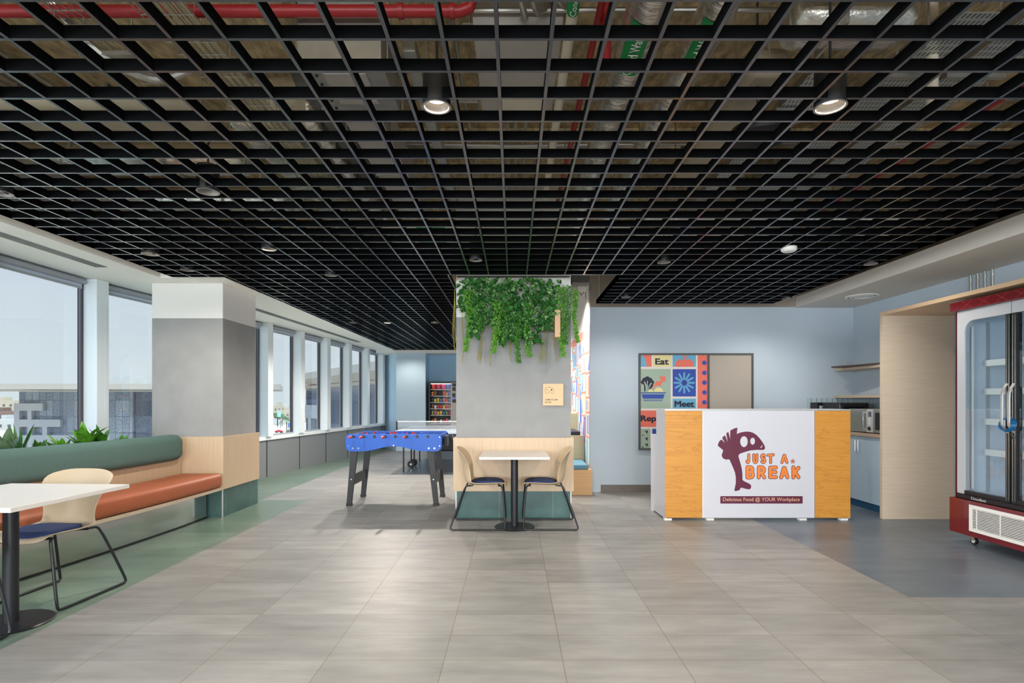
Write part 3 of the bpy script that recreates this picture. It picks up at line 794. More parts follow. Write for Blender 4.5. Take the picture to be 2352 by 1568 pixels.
# ================================================================ KIOSK COUNTER
def PXX(px, Y): return (px-CX)*Y/F
def PZZ(py, Y): return CH-(py-CY)*Y/F
KY = 6.10
kx0, kx1 = PXX(1527, KY), PXX(1953, KY)
kio = thing('food_counter', 'white and golden oak food counter with a purple emblem and orange lettering', 'counter', ((kx0+kx1)/2, KY, 0))
side = [(KY, .022), (KY+.62, .022), (KY+.62, .915), (KY+.37, .915), (KY+.37, 1.222), (KY, 1.222)]
for xx in (kx0, kx1-.02): MB().prism(side, xx, xx+.02, 'x').build('side_panel', 'kwhite', kio, rel=True, bevel=.0015)
def kp(a, b, m_, prot, nm='front_panel'):
    o = MB().box(PXX(a, KY)+.0008, PXX(b, KY)-.0008, KY-prot, KY+.018, .03, 1.205).build(nm, m_, kio, rel=True, bevel=.001); return o
MB().box(kx0+.0205, kx1-.0205, KY+.0185, KY+.37, 1.20, 1.222).build('top_shelf', 'kwhite', kio, rel=True)
MB().box(kx0+.0205, kx1-.0205, KY+.02, KY+.66, .885, .91).build('worktop', 'kwhite', kio, rel=True)
MB().box(kx0+.001, kx1-.001, KY-.006, KY+.018, 1.206, 1.222).build('top_edge', 'trimsil', kio, rel=True)
plabel(kp(1527, 1612.5, 'ywood', .004), 'golden oak panel at left'); plabel(kp(1871, 1953, 'ywood', .004), 'golden oak panel at right')
plabel(kp(1615, 1870, 'kwhite', .010), 'white panel with emblem')
plabel(MB().box(PXX(1612.6, KY), PXX(1614.9, KY), KY-.012, KY+.01, .03, 1.205).build('edge_strip', 'white', kio, rel=True), 'bright edge strip')
for x in (1535, 1632, 1845, 1940):
    MB().box(PXX(x, KY)-.04, PXX(x, KY)+.04, KY+.003, KY+.06, 0, .0215).build('foot', 'detector', kio, rel=True)
for x in (1535, 1940): MB().box(PXX(x, KY)-.04, PXX(x, KY)+.04, KY+.54, KY+.60, 0, .0215).build('foot', 'detector', kio, rel=True)
ey = KY-.0105
def EU(u, v): return (PXX(1640+u/7.841, KY), PZZ(970+v/7.84, KY))
out = [(415,98),(402,205),(470,178),(560,162),(640,165),(700,185),(760,225),(820,290),(870,360),(905,425),(911,455),(898,485),(870,492),(760,490),(650,500),(560,525),(470,555),(440,575),(432,610),(450,670),(480,770),(498,860),(505,960),(503,1020),(520,1045),(580,1075),(640,1105),(662,1135),(660,1165),(645,1192),(625,1200),(560,1190),(490,1170),(470,1175),(460,1205),(440,1218),(380,1232),(360,1222),(362,1200),(385,1090),(385,980),(372,900),(345,830),(310,750),(275,670),(255,660),(210,666),(165,650),(138,615),(132,580),(145,540),(158,510),(150,490),(70,425),(62,400),(80,350),(105,318),(130,308),(195,368),(145,290),(140,276),(175,235),(192,232),(240,352),(215,205),(218,190),(240,172),(255,180),(285,298),(285,150),(300,135),(360,105),(402,92)]
em = MB(); em.prism([EU(*p) for p in out], ey-.0012, ey, 'y')
emo = em.build('emblem', 'purple', kio, rel=True, smooth=False)
m = MB()
def ell(cu, cv, ru, rv, n=28): return [EU(cu+ru*math.cos(2*PI*i/n), cv+rv*math.sin(2*PI*i/n)) for i in range(n)]
m.prism(ell(531, 343, 67, 97), ey-.0022, ey-.0013, 'y'); m.prism(ell(687, 335, 42, 62), ey-.0022, ey-.0013, 'y')
m.prism([EU(*p) for p in ((848,408),(862,410),(860,432),(846,450),(826,456),(822,446),(838,438),(848,424))], ey-.0022, ey-.0013, 'y')
m.build('emblem_cutouts', 'kwhite', kio, rel=True, smooth=False)
KL = Vector(kio.location)
def ktext(nm, s, mm, u0, u1, v0, v1, bold, d0, d1):
    a = EU(u0, v1); b = EU(u1, v0)
    o = txt(nm, s, mm, kio, a[0], b[0], a[1], b[1], 0, bold, to=lambda x, z, d: (x-KL.x, ey-d0-(d1-d0 if d > 0 else 0)-KL.y, z))
    return o
def arc(cx, cy, rx, ry, a0, a1, n=10): return [(cx+rx*math.cos(R(a0+(a1-a0)*k/n)), cy+ry*math.sin(R(a0+(a1-a0)*k/n))) for k in range(n+1)]
GL = {'J': [[(.75,0), (.75,.62)]+arc(.42,.66,.33,.34,0,150)], 'U': [[(.12,0), (.12,.6)]+arc(.5,.6,.38,.4,180,0)+[(.88,0)]],
      'S': [arc(.5,.25,.36,.25,-25,-250,12)+arc(.5,.73,.38,.27,-90,150,12)], 'T': [[(0,.06), (1,.0)], [(.5,.03), (.5,1)]],
      'A': [[(.05,1), (.42,.08), (.55,.08), (.95,.98)], [(.25,.68), (.75,.68)]], 'B': [[(.08,0), (.08,1)], [(.08,0)]+arc(.5,.24,.34,.24,-90,90)+[(.08,.48)], [(.08,.48)]+arc(.52,.74,.40,.26,-90,90)+[(.08,1)]],
      'R': [[(.1,0), (.06,1)], [(.1,0)]+arc(.5,.27,.36,.27,-90,90)+[(.1,.54)], [(.45,.54), (.92,1)]], 'E': [[(.95,.02), (.1,.04), (.08,.96), (.95,.96)], [(.1,.48), (.9,.48)]],
      'K': [[(.12,0), (.12,1)], [(.95,.06), (.2,.56)], [(.4,.45), (.95,.98)]]}
def strokes(m, ch, u0, u1, v0, v1, r, d0, d1):
    cnt = [0]
    def cap(a, b):
        cnt[0] += 1; e_ = .00001*cnt[0]
        dx, dy = b[0]-a[0], b[1]-a[1]; an = math.degrees(math.atan2(dy, dx)); pts = []
        for k in range(9): t_ = R(an+90+22.5*k); pts.append(EU(a[0]+r*math.cos(t_), a[1]+r*math.sin(t_)))
        for k in range(9): t_ = R(an-90+22.5*k); pts.append(EU(b[0]+r*math.cos(t_), b[1]+r*math.sin(t_)))
        m.prism(pts, ey-d1-e_, ey-d0+e_*.1, 'y')
    for st in GL[ch]:
        q = [(u0+x*(u1-u0), v0+y*(v1-v0)) for x, y in st]
        for a, b in zip(q[:-1], q[1:]): cap(a, b)
def letter(ch, u0, u1, v0, v1, r):
    nm = 'letter_%s' % ch.lower(); i = r+6
    m = MB(); strokes(m, ch, u0+i, u1-i, v0+i, v1-i, r+6, .0002, .0010); o = m.build('letter_outline', 'purple', kio, rel=True, smooth=False)
    m = MB(); strokes(m, ch, u0+i, u1-i, v0+i, v1-i, r-4, .0011, .0018); plabel(m.build('letter_fill', 'orange', o, rel=True, smooth=False), 'orange letter %s' % ch)
for ch, a, b, v0, v1 in (('J',550,658,552,745),('U',672,802,552,745),('S',812,942,552,745),('T',936,1088,552,745),('A',1183,1335,552,745)): letter(ch, a, b, v0, v1, 20)
for ch, a, b in (('B',550,738),('R',754,942),('E',956,1148),('A',1160,1354),('K',1372,1552)): letter(ch, a, b, 768, 1022, 29)
def star(cu, cv, r, k=.45, n=5, f=EU, rot=-90): return [f(cu+(r if i % 2 == 0 else r*k)*math.cos(R(rot+180/n*i)), cv+(r if i % 2 == 0 else r*k)*math.sin(R(rot+180/n*i))) for i in range(2*n)]
MB().prism(star(1410, 697, 50), ey-.001, ey-.0002, 'y').build('star_outline', 'purple', kio, rel=True, smooth=False)
MB().prism(star(1410, 697, 34), ey-.0018, ey-.0011, 'y').build('star', 'orange2', kio, rel=True, smooth=False)
bpoly = []
for cx, cy, a0 in ((1575, 1334, -90), (1575, 1443, 0), (118, 1443, 90), (118, 1334, 180)):
    for i in range(5): bpoly.append(EU(cx+12*math.cos(R(a0+22.5*i)), cy+12*math.sin(R(a0+22.5*i))))
MB().prism(bpoly, ey-.0012, ey-.0002, 'y').build('banner', 'purple', kio, rel=True, smooth=False)
ktext('slogan', 'Delicious Food @ YOUR Workplace', 'cream', 155, 1533, 1343, 1432, .0, .0013, .0020)

# ================================================================ WALL PANEL
PYW = 7.975
wp = thing('wall_panel', 'graphite framed wall board, printed food artwork beside a plain grey pinboard', 'wall panel', (2.63, 8.0, 1.3))
def WU(u, v): return (PXX(1460+u/6.533, PYW), PZZ(800+v/6.533, PYW))
def wr(m, u0, v0, u1, v1, lay, mi):
    a = WU(u0, v0); b = WU(u1, v1); m.box(a[0], b[0], PYW-.001*lay-.0009, PYW-.001*(lay-1)-.0009, b[1], a[1], mi)
fx0, fz1 = PXX(1467, PYW), PZZ(811, PYW); fx1, fz0 = PXX(1730, PYW), PZZ(1033, PYW); ft_ = .026
m = MB(); m.box(fx0, fx1, PYW-.012, 7.999, fz1-ft_, fz1); m.box(fx0, fx1, PYW-.012, 7.999, fz0, fz0+ft_)
dv0, dv1 = WU(1075, 0)[0], WU(1106, 0)[0]
for a, b in ((fx0, fx0+ft_), (fx1-ft_, fx1), (dv0, dv1)): m.box(a, b, PYW-.012, 7.999, fz0+ft_, fz1-ft_)
m.build('frame', 'frame', wp, rel=True)
MB().box(dv1, fx1-ft_, PYW, 7.998, fz0+ft_, fz1-ft_).build('pinboard', 'board', wp, rel=True)
MB().box(fx0+ft_, dv0, PYW, 7.998, fz0+ft_, fz1-ft_).build('artwork_board', 'pwhite', wp, rel=True)
pmats = ['pgreen', 'pcoral', 'pyellow', 'pcyan', 'pblue', 'pdark']
art = MB()
jit = [0]
def wpz(poly, lay, mi):
    jit[0] += 1; art.prism([WU(*p) for p in poly], PYW-.001*lay-.0009-.000008*jit[0], PYW-.001*(lay-1)-.0009, 'y', mi)
def wc(u, v, r, lay, mi, n=18): wpz([(u+r*math.cos(2*PI*i/n), v+r*math.sin(2*PI*i/n)) for i in range(n)], lay, mi)
wr(art, 76, 100, 238, 275, 1, 1); wpz([(76,100),(95,100),(140,150),(160,205),(162,275),(76,275)], 2, 3)
wr(art, 262, 100, 528, 275, 1, 2); wr(art, 555, 100, 903, 275, 1, 3)
wpz([(585,275),(590,230),(612,190),(650,166),(695,165),(735,178),(790,160),(838,170),(865,215),(873,275)], 2, 1)
wpz([(690,104),(720,104),(742,140),(740,176),(724,176),(718,140)], 3, 1); wpz([(745,104),(785,104),(782,130),(760,150),(752,142),(765,118),(745,116)], 3, 1)
wr(art, 76, 308, 525, 898, 1, 0); wr(art, 555, 310, 903, 720, 1, 4)
for k in range(12):
    a = R(30*k); c, s_ = math.cos(a), math.sin(a); q = 13
    wpz([(728+52*c-q*s_, 515+52*s_+q*c), (728+52*c+q*s_, 515+52*s_-q*c), (728+158*c+q*s_, 515+158*s_-q*c), (728+158*c-q*s_, 515+158*s_+q*c)], 2, 3)
wc(728, 515, 51, 3, 3); wc(728, 515, 46, 4, 4); wpz([(728+(30 if i % 2 == 0 else 9)*math.cos(R(45*i)), 515+(30 if i % 2 == 0 else 9)*math.sin(R(45*i))) for i in range(8)], 5, 5)
wr(art, 555, 752, 903, 898, 1, 3); wr(art, 930, 100, 1073, 898, 1, 1)
for cv in (215, 365, 512, 660, 808): wpz([(1030+(44 if i % 2 == 0 else 27)*math.cos(R(22.5*i)), cv+(44 if i % 2 == 0 else 27)*math.sin(R(22.5*i))) for i in range(16)], 2, 4)
# tree like vegetable, carrot, rice and bowl
for (u, v, r) in ((175,462,44),(135,475,38),(215,478,38),(108,505,30),(245,508,32),(150,510,50),(200,512,50)): wc(u, v, r, 2, 5)
wpz([(95,520),(125,545),(128,648),(232,600),(262,560),(265,520)], 2, 5); wpz([(120,500),(138,495),(168,560),(168,648),(150,648),(148,570)], 3, 0)
wpz([(170,485),(182,485),(182,640),(170,640)], 3, 0); wpz([(230,510),(245,516),(205,580),(200,615),(190,615),(192,570)], 3, 0)
wpz([(245,605),(275,560),(300,500),(330,485),(350,500),(372,480),(400,500),(372,560),(350,568),(340,545),(320,570),(300,560),(262,615)], 2, 1)
for (u, v, r) in ((385,440,26),(425,440,24),(430,480,22),(400,478,22)): wc(u, v, r, 3, 1)
wpz([(185,650),(195,625),(225,615),(255,630),(262,650)], 3, 2); wpz([(272,650),(290,610),(320,585),(370,585),(400,615),(415,650)], 3, 2)
wpz([(76,658),(450,658),(450,672),(76,672)], 4, 4); wpz([(88,688),(432,688),(412,752),(110,752)], 4, 4)
for k in range(11): wr(art, 122+26*k, 766, 136+26*k, 790, 2, 4)
wr(art, 76, 930, 520, 1175, 1, 1); wr(art, 76, 1205, 218, 1500, 1, 0); wr(art, 250, 1205, 520, 1500, 1, 4); wr(art, 555, 930, 1073, 1500, 1, 2)
for cv in (1245, 1350, 1440): wpz([(130,cv-12),(160,cv-5),(182,cv-25),(176,cv+35),(160,cv+20),(145,cv+2)], 2, 5)
for cv in (1300, 1478): wc(107, cv, 10, 2, 5)
art.build('printed_artwork', pmats, wp, rel=True, smooth=False)
WL = Vector(wp.location)
def wtext(s, u0, u1, v0, v1):
    a = WU(u0, v1); b = WU(u1, v0)
    txt('lettering', s, 'pdark', wp, a[0]+.005, b[0]-.005, a[1]+.003, b[1]-.003, 0, 0, fat=.005, to=lambda x, z, d: (x-WL.x, PYW-.0032-(.001 if d > 0 else 0)-WL.y, z-WL.z))
wtext('Eat', 292, 495, 150, 243); wtext('Meet', 582, 878, 785, 878); wtext('Repeat', 76, 500, 1005, 1118)

# ================================================================ KITCHENETTE AND NICHE
nic = thing('wood_niche', 'tall pale wood surround with header board around the red fridge', 'niche surround', (4.49, 5.0, 0))
MB().box(4.10, 4.895, 6.165, 6.21, 0, 2.261).build('side_panel', 'wood_hx', nic, rel=True, bevel=.001)
MB().box(4.10, 4.895, 3.80, 3.845, 0, 2.261).build('side_panel', 'wood_hx', nic, rel=True, bevel=.001)
MB().box(4.10, 4.895, 3.80, 6.21, 2.2615, 2.30).build('header_board', wood('header_wood', (214, 184, 150), (190, 160, 126), 'y', grain=.4), nic, rel=True, bevel=.001)
def cabinet(y0, y1, lab):
    t = thing('base_cabinet', lab, 'kitchen cabinet', (4.58, (y0+y1)/2, 0), 0, 'pale blue base cabinets')
    MB().box(4.29, 4.895, y0, y1, .087, .879).build('body', 'cab', t, rel=True)
    MB().box(4.31, 4.895, y0, y1, 0, .086).build('kickboard', 'kick', t, rel=True)
    n = max(1, round((y1-y0)/.46)); w = (y1-y0)/n
    for i in range(n):
        d = MB().box(4.27, 4.2895, y0+i*w+.0015, y0+(i+1)*w-.0015, .09, .876).build('door', 'cab', t, rel=True, bevel=.001)
        ys_ = y0+(i+1)*w-.03 if i == 0 else y0+i*w+.03
        h = MB(); h.cyl((4.245, ys_, .69), (4.245, ys_, .83), .005, n=8)
        for z in (.705, .815): h.cyl((4.245, ys_, z), (4.2698, ys_, z), .004, n=8)
        h.build('handle', 'chrome', d, rel=True)
cabinet(6.41, 7.33, 'pale blue two-door base cabinet with bar handles beside the golden oak panel')
cabinet(7.333, 7.99, 'pale blue base cabinet in the corner, mostly hidden behind the food counter')
cabinet(6.215, 6.408, 'narrow pale blue cabinet end hidden behind the wood niche panel')
tag(MB().box(4.25, 4.898, 6.213, 7.998, .88, .918).build('worktop', 'ctop', bevel=.002), 'brownish worktop along the pale blue base cabinets', 'worktop')
bs = MB(); bs.box(4.23, 4.897, 7.99, 7.999, .9185, 1.353); bs.box(4.889, 4.899, 6.213, 7.989, .9185, 1.353)
struct(bs.build('wall_backsplash', 'ktile', smooth=False))
for nm, z0, z1, lab in (('upper', 1.74, 1.775, 'pale wood wall shelf, the upper of the two above the worktop'), ('lower', 1.354, 1.39, 'pale wood wall shelf, the lower one just above the tiles')):
    tag(MB().box(4.62, 4.898, 6.213, 7.997, z0, z1).build('wall_shelf', 'wood_h', bevel=.001), lab, 'shelf', 'wall shelves in the kitchenette')
mt = Matrix.Translation((4.68, 7.4, 1.784)) @ Matrix.Rotation(R(12), 4, 'Z')
tag(MB().box(-.14, .14, -.42, .42, -.007, .012, mtx=mt).build('serving_board', mat('dark_board', (74, 54, 48), .5), bevel=.002), 'thin dark brown board lying on the upper wall shelf', 'board')
def microwave(y0, y1, lab):
    X0_, z0, z1 = 4.36, .926, 1.212
    t = thing('microwave_oven', lab, 'microwave', (4.55, (y0+y1)/2, .918), 0, 'silver microwave ovens on the worktop')
    MB().box(X0_, 4.74, y0, y1, z0, z1).build('housing', mat('mw_silver', (176, 178, 176), .35, metal=.4), t, rel=True, bevel=.004)
    d = MB().box(X0_-.022, X0_-.001, y0+.125, y1, z0+.003, z1-.003).build('door', mat('mw_door', (150, 152, 146), .2, metal=.5), t, rel=True, bevel=.003)
    MB().box(X0_-.024, X0_-.0222, y0+.17, y1-.04, z0+.04, z1-.04).build('door_window', 'blackpl' if y0 < 6.4 else mat('mw_window', (120, 124, 116), .15), d, rel=True)
    h = MB(); h.box(X0_-.055, X0_-.045, y0+.135, y0+.15, z0+.03, z1-.03); h.box(X0_-.046, X0_-.0225, y0+.137, y0+.148, z0+.03, z0+.05); h.box(X0_-.046, X0_-.0225, y0+.137, y0+.148, z1-.05, z1-.03)
    plabel(h.build('handle', 'chrome', d, rel=True, bevel=.002), 'bright bar handle')
    p_ = MB().box(X0_-.02, X0_-.001, y0, y0+.122, z0+.003, z1-.003).build('control_panel', 'fsil', t, rel=True, bevel=.002)
    plabel(MB().box(X0_-.0215, X0_-.0202, y0+.03, y0+.095, z1-.09, z1-.03).build('display', mat('lcd', (80, 92, 104), .2), p_, rel=True), 'dark display')
    m = MB()
    for a in range(3):
        for b in range(4): m.box(X0_-.0212, X0_-.0202, y0+.035+a*.02, y0+.05+a*.02, z0+.10+b*.022, z0+.114+b*.022)
    m.build('buttons', 'detector', p_, rel=True)
    MB().cyl((X0_-.034, y0+.062, z0+.05), (X0_-.0202, y0+.062, z0+.05), .022, n=20).build('knob', 'blackpl', p_, rel=True)
    m = MB()
    for x in (4.40, 4.70):
        for y in (y0+.05, y1-.05): m.cyl((x, y, .918), (x, y, .9255), .012, n=10)
    m.build('feet', 'blackpl', t, rel=True)
microwave(6.70, 7.21, 'silver microwave oven beside the golden oak panel, door facing left')
microwave(6.222, 6.695, 'second microwave oven cut off by the wood niche panel')
t = thing('coffee_machine', 'low black machine with a silver slot at the back of the worktop', 'machine', (4.42, 7.88, .918))
MB().box(4.265, 4.575, 7.80, 7.975, .919, 1.292).build('body', 'blackpl', t, rel=True, bevel=.006)
plabel(MB().box(4.30, 4.50, 7.792, 7.7995, 1.20, 1.245).build('tray', 'fsil', t, rel=True, bevel=.003), 'silver slot')
m = MB(); m.box(4.30, 4.50, 7.791, 7.7995, 1.185, 1.196); m.build('slot', 'darkduct', t, rel=True)
t = thing('black_oven', 'black countertop oven behind the silver microwave', 'oven', (4.49, 7.55, .918))
MB().box(4.30, 4.69, 7.32, 7.72, .919, 1.288).build('body', 'blackpl', t, rel=True, bevel=.008)
plabel(MB().box(4.36, 4.62, 7.314, 7.3195, 1.0, 1.24).build('front_window', mat('oven_glass', (12, 12, 14), .1), t, rel=True), 'glossy dark window')
plabel(MB().box(4.302, 4.318, 7.312, 7.3195, .95, 1.27).build('handle', 'chrome', t, rel=True), 'bright side handle')

# ================================================================ FRIDGE
fr = thing('display_fridge', 'dark red double door display fridge on castors with glass doors', 'fridge', (4.5, 4.64, 0))
FX = 4.17; fa, fb = 4.04, 5.24
m = MB(); m.box(FX+.045, 4.86, fb-.045, fb-.012, .40, 2.14); m.box(FX+.045, 4.86, fa+.012, fa+.045, .40, 2.14); m.box(4.83, 4.86, fa+.045, fb-.045, .40, 2.14); m.box(FX+.045, 4.83, fa+.045, fb-.045, .40, .44); m.box(FX+.045, 4.83, fa+.045, fb-.045, 2.09, 2.14)
plabel(m.build('liner', 'fint', fr, rel=True), 'pale blue inner liner')
m = MB(); m.box(FX, 4.865, fb-.0115, fb, .412, 2.145); m.box(FX, 4.865, fa, fa+.0115, .412, 2.145)
plabel(m.build('outer_side', 'fred', fr, rel=True), 'dark red side skin')
plabel(MB().box(FX-.04, 4.865, fa-.005, fb+.015, 2.147, 2.232).build('canopy', 'fred', fr, rel=True, bevel=.006), 'dark red canopy')
m = MB()
for k in range(6):
    y = fa+.05+k*.18; m.add([(FX-.0405, y, 2.152), (FX-.0405, y+.006, 2.152), (FX-.0405, y+.126, 2.226), (FX-.0405, y+.12, 2.226)], [(0,1,2,3)])
    m.add([(FX-.0405, y+.12, 2.152), (FX-.0405, y+.126, 2.152), (FX-.0405, y+.006, 2.226), (FX-.0405, y, 2.226)], [(0,1,2,3)])
plabel(m.build('canopy_pattern', mat('pattern_red', (150, 44, 50), .4), fr, rel=True, smooth=False), 'faint line pattern')
m = MB(); by0, by1 = fa-.005, fb+.01; gy1 = 5.02; gy0 = 4.26
m.box(FX-.045, FX-.03, gy1, by1, .09, .41); m.box(FX-.045, FX-.03, by0, gy0, .09, .41); m.box(FX-.045, FX-.03, gy0, gy1, .09, .14); m.box(FX-.045, FX-.03, gy0, gy1, .377, .41)
m.box(FX-.03, 4.865, by1-.015, by1, .09, .41); m.box(FX-.03, 4.865, by0, by0+.015, .09, .41); m.box(FX-.03, 4.86, by0+.015, by1-.015, .09, .105)
plabel(m.build('base_housing', 'fred', fr, rel=True, bevel=.002), 'dark red base')
m = MB(); gx = FX-.05
m.box(gx, gx+.006, gy0, gy1, .14, .17); m.box(gx, gx+.006, gy0, gy1, .345, .377); m.box(gx, gx+.006, gy1-.035, gy1, .17, .345); m.box(gx, gx+.006, gy0, gy0+.035, .17, .345)
for k in range(13): z = .174+k*.0134; m.box(gx+.001, gx+.012, gy0+.035, gy1-.035, z, z+.006)
for y in (4.94, 4.70, 4.46): m.box(gx, gx+.006, y-.003, y+.003, .17, .345)
plabel(m.build('grille', 'detector', fr, rel=True), 'white louvred grille')
MB().box(FX+.02, FX+.04, gy0+.01, gy1-.01, .14, .377).build('grille_backing', 'blackpl', fr, rel=True)
plabel(MB().box(FX-.012, FX+.044, fa+.012, fb-.035, .412, .452).build('lower_rail', 'blackpl', fr, rel=True), 'black rail under the doors')
FLc = Vector(fr.location)
txt('brand_lettering', 'Doudbet', 'fsil', fr, 0, .16, .418, .442, 0, .01, to=lambda u, z, d: (FX-.0125-(.001 if d > 0 else 0)-FLc.x, 5.04-u-FLc.y, z))
def roundframe(y0, y1, z0, z1, w, r, x0, x1, n=6, both=False):
    outp = [(y0, z0), (y1, z0), (y1, z1), (y0, z1)]
    ip = []
    iy0, iy1, iz0, iz1 = y0+w[0], y1-w[1], z0+w[2], z1-w[3]
    return iy0, iy1, iz0, iz1
def fdoor(y0, y1, hinge_far):
    d = thing('door', None, None, (0,0,0)); bpy.data.objects.remove(d)
    z0, z1 = .455, 2.145; xo, xi = FX-.01, FX+.04
    # silver surround with one rounded top corner at the hinge side
    s_ = 1 if hinge_far else -1; yh = y1 if hinge_far else y0; yo = y0 if hinge_far else y1
    wS = .085; rr = .10; pts = []
    # polygon outer then inner path of an L shaped surround
    outer = [(yo, z1), (yh, z1), (yh, z0)]
    inner = [(yh-s_*wS, z0)]
    cy_, cz_ = yh-s_*(wS+rr), z1-.10-rr
    for i in range(9): a = R(90*i/8); inner.append((cy_+s_*rr*math.cos(a), cz_+rr*math.sin(a)))
    inner.append((yo, z1-.10))
    m = MB(); m.prism(outer+inner, xo, xi, 'x'); door = m.build('door', 'fsil', fr, rel=True, bevel=.002)
    m = MB(); m.box(xo-.004, xi, yo+s_*.002, yo+s_*.045, z0, z1-.10); m.box(xo-.002, xi, yo+s_*.045, yh-s_*wS, z0, z0+.035)
    plabel(m.build('gasket_frame', 'blackpl', door, rel=True, bevel=.003), 'black inner door frame')
    m = MB(); m.tube([(xo-.003, yo+s_*.012, z0+.02), (xo-.003, yo+s_*.012, z1-.12)], .004, n=6); m.tube([(xo-.003, yo+s_*.035, z0+.02), (xo-.003, yo+s_*.035, z1-.12)], .003, n=6); m.build('chrome_bead', 'chrome', door, rel=True)
    gpts = [(yo+s_*.045, z0+.035), (yh-s_*wS-s_*.001, z0+.035)]+[(p[0]-s_*.001, p[1]-.001) for p in inner[1:-1]]+[(yo+s_*.045, z1-.101)]
    MB().prism(gpts, xo+.012, xo+.016, 'x').build('glass_pane', 'clear', door, rel=True, smooth=False)
    yy_ = yo+s_*.028; secs = []
    path = [(xo-.002, 1.46), (xo-.028, 1.42), (xo-.045, 1.38), (xo-.047, 1.34), (xo-.047, 1.14), (xo-.045, 1.11), (xo-.028, 1.07), (xo-.002, 1.04)]
    for x, z in path: secs.append([(x-.006, yy_-.012, z), (x+.006, yy_-.012, z), (x+.006, yy_+.012, z), (x-.006, yy_+.012, z)])
    plabel(MB().sweep(secs).build('handle', 'trimsil', door, rel=True, bevel=.002), 'silver angled handle')
    return door
fdoor(4.645, 5.205, True); fdoor(4.075, 4.635, False)
for z in (.85, 1.13, 1.405, 1.665):
    m = MB(); m.box(FX+.16, FX+.175, 4.10, 5.10, z-.035, z+.02)
    for k in range(14): m.tube([(FX+.18, 4.12+k*.075, z), (FX+.58, 4.12+k*.075, z)], .004, n=5)
    m.build('wire_shelf', 'detector', fr, rel=True)
m = MB()
for x in (FX+.25, FX+.60):
    m.box(x, x+.03, 5.185, 5.194, .46, 2.05)
m.build('shelf_rail', 'trimsil', fr, rel=True)
plabel(MB().tube([(FX+.09, 5.15, .5), (FX+.09, 5.15, 2.0)], .012, n=8).build('lamp_tube', 'detector', fr, rel=True), 'white lamp tube')
for y in (5.08, 4.20):
    for x in (4.22, 4.78):
        c = MB(); c.box(x-.02, x+.02, y-.03, y+.03, .08, .0895); c.prism([(y-.025,.08),(y+.025,.08),(y+.012,.035),(y-.012,.035)], x-.018, x-.015, 'x'); c.prism([(y-.025,.08),(y+.025,.08),(y+.012,.035),(y-.012,.035)], x+.015, x+.018, 'x')
        c_ = c.build('castor', 'chrome', fr, rel=True)
        MB().cyl((x-.012, y, .034), (x+.012, y, .034), .034, n=24).build('wheel', 'blackpl', c_, rel=True, bevel=.003)
        plabel(MB().cyl((x-.0135, y, .034), (x+.0135, y, .034), .021, n=18).build('wheel_hub', 'detector', c_, rel=True), 'white hub')
lk = thing('cable_lock', 'blue coiled cable lock looped around the fridge door handles', 'cable lock', (FX-.05, 4.635, 1.12))
m = MB()
for k in range(4):
    r_ = .062+.004*k; m.tube([(-.012+.008*k+.01*math.sin(a*2*PI/24), r_*math.cos(a*2*PI/24), -.005+r_*.78*math.sin(a*2*PI/24)) for a in range(24)], .005, n=6, closed=True)
m.build('cable', 'coil', lk)
plabel(MB().cyl((0,-.045,-.075), (.01,-.05,-.12), .012, n=12).build('lock_barrel', 'blackpl', lk), 'dark lock barrel')
for k, yc in enumerate((5.66, 5.75, 5.84, 5.93)):
    o = MB().tube([(4.885, yc, 2.301), (4.885, yc, 2.50), (4.885, yc+.004, 2.654)], .0125, n=10)
    for z in (2.36, 2.6): o.cyl((4.885, yc, z-.012), (4.885, yc, z+.012), .016, n=10)
    tag(o.build('wall_conduit', 'galv'), 'silver conduit above the fridge niche, %s of four from the back' % ['nearest to camera, fourth', 'third', 'second', 'first'][k], 'conduit', 'silver conduits above the niche')
t = thing('round_diffuser', 'white round air diffuser in the right soffit', 'air diffuser', (4.47, 7.12, 2.655))
m = MB()
for r0, r1, z in ((.19, .16, -.012), (.14, .11, -.016), (.09, .06, -.018)): m.lathe([(r0, 0), (r0, z*.6), (r1, z), (r1, 0)], n=36)
split_build(m, 'ring', 'detector', t); MB().lathe([(0,-.003),(.158,-.003)], n=30).build('throat', 'darkduct', t)

# ================================================================ SIGNS ON THE PILLAR
sx0, sx1 = PXX(1247, 6.2), PXX(1294, 6.2); sz1, sz0 = PZZ(881, 6.2), PZZ(931, 6.2)
sg = thing('room_sign', 'small square wooden room sign with a game controller symbol', 'sign', ((sx0+sx1)/2, 6.21, (sz0+sz1)/2))
MB().box(sx0, sx1, 6.195, 6.219, sz0, sz1).build('plaque', wood('sign_wood', (218, 186, 142), (200, 166, 120), 'x', grain=.4), sg, rel=True, bevel=.001)
def SU(u, v): return (sx0+(u-312)/(1125-312)*(sx1-sx0), sz1-(v-380)/(1240-380)*(sz1-sz0))
ctl = [(480,527),(650,527),(700,545),(735,600),(748,670),(735,730),(700,770),(660,778),(630,755),(610,715),(590,700),(545,700),(525,715),(505,755),(470,778),(430,765),(400,725),(385,660),(395,595),(430,545)]
m = MB(); m.tube([(SU(*p)[0], 6.1945, SU(*p)[1]) for p in ctl], .0013, n=5, closed=True)
m.tube([(SU(568,480)[0], 6.1945, SU(568,480)[1]), (SU(568,527)[0], 6.1945, SU(568,527)[1])], .0012, n=5)
for a, b in (((445,620),(510,620)),((478,585),(478,655)),((545,668),(590,668))): m.tube([(SU(*a)[0], 6.1945, SU(*a)[1]), (SU(*b)[0], 6.1945, SU(*b)[1])], .0012, n=5)
m.prism([SU(*p) for p in ((652,575),(692,620),(652,665),(612,620))], 6.1938, 6.1948, 'y')
m.build('controller_symbol', 'frame', sg, rel=True)
SGL = Vector(sg.location)
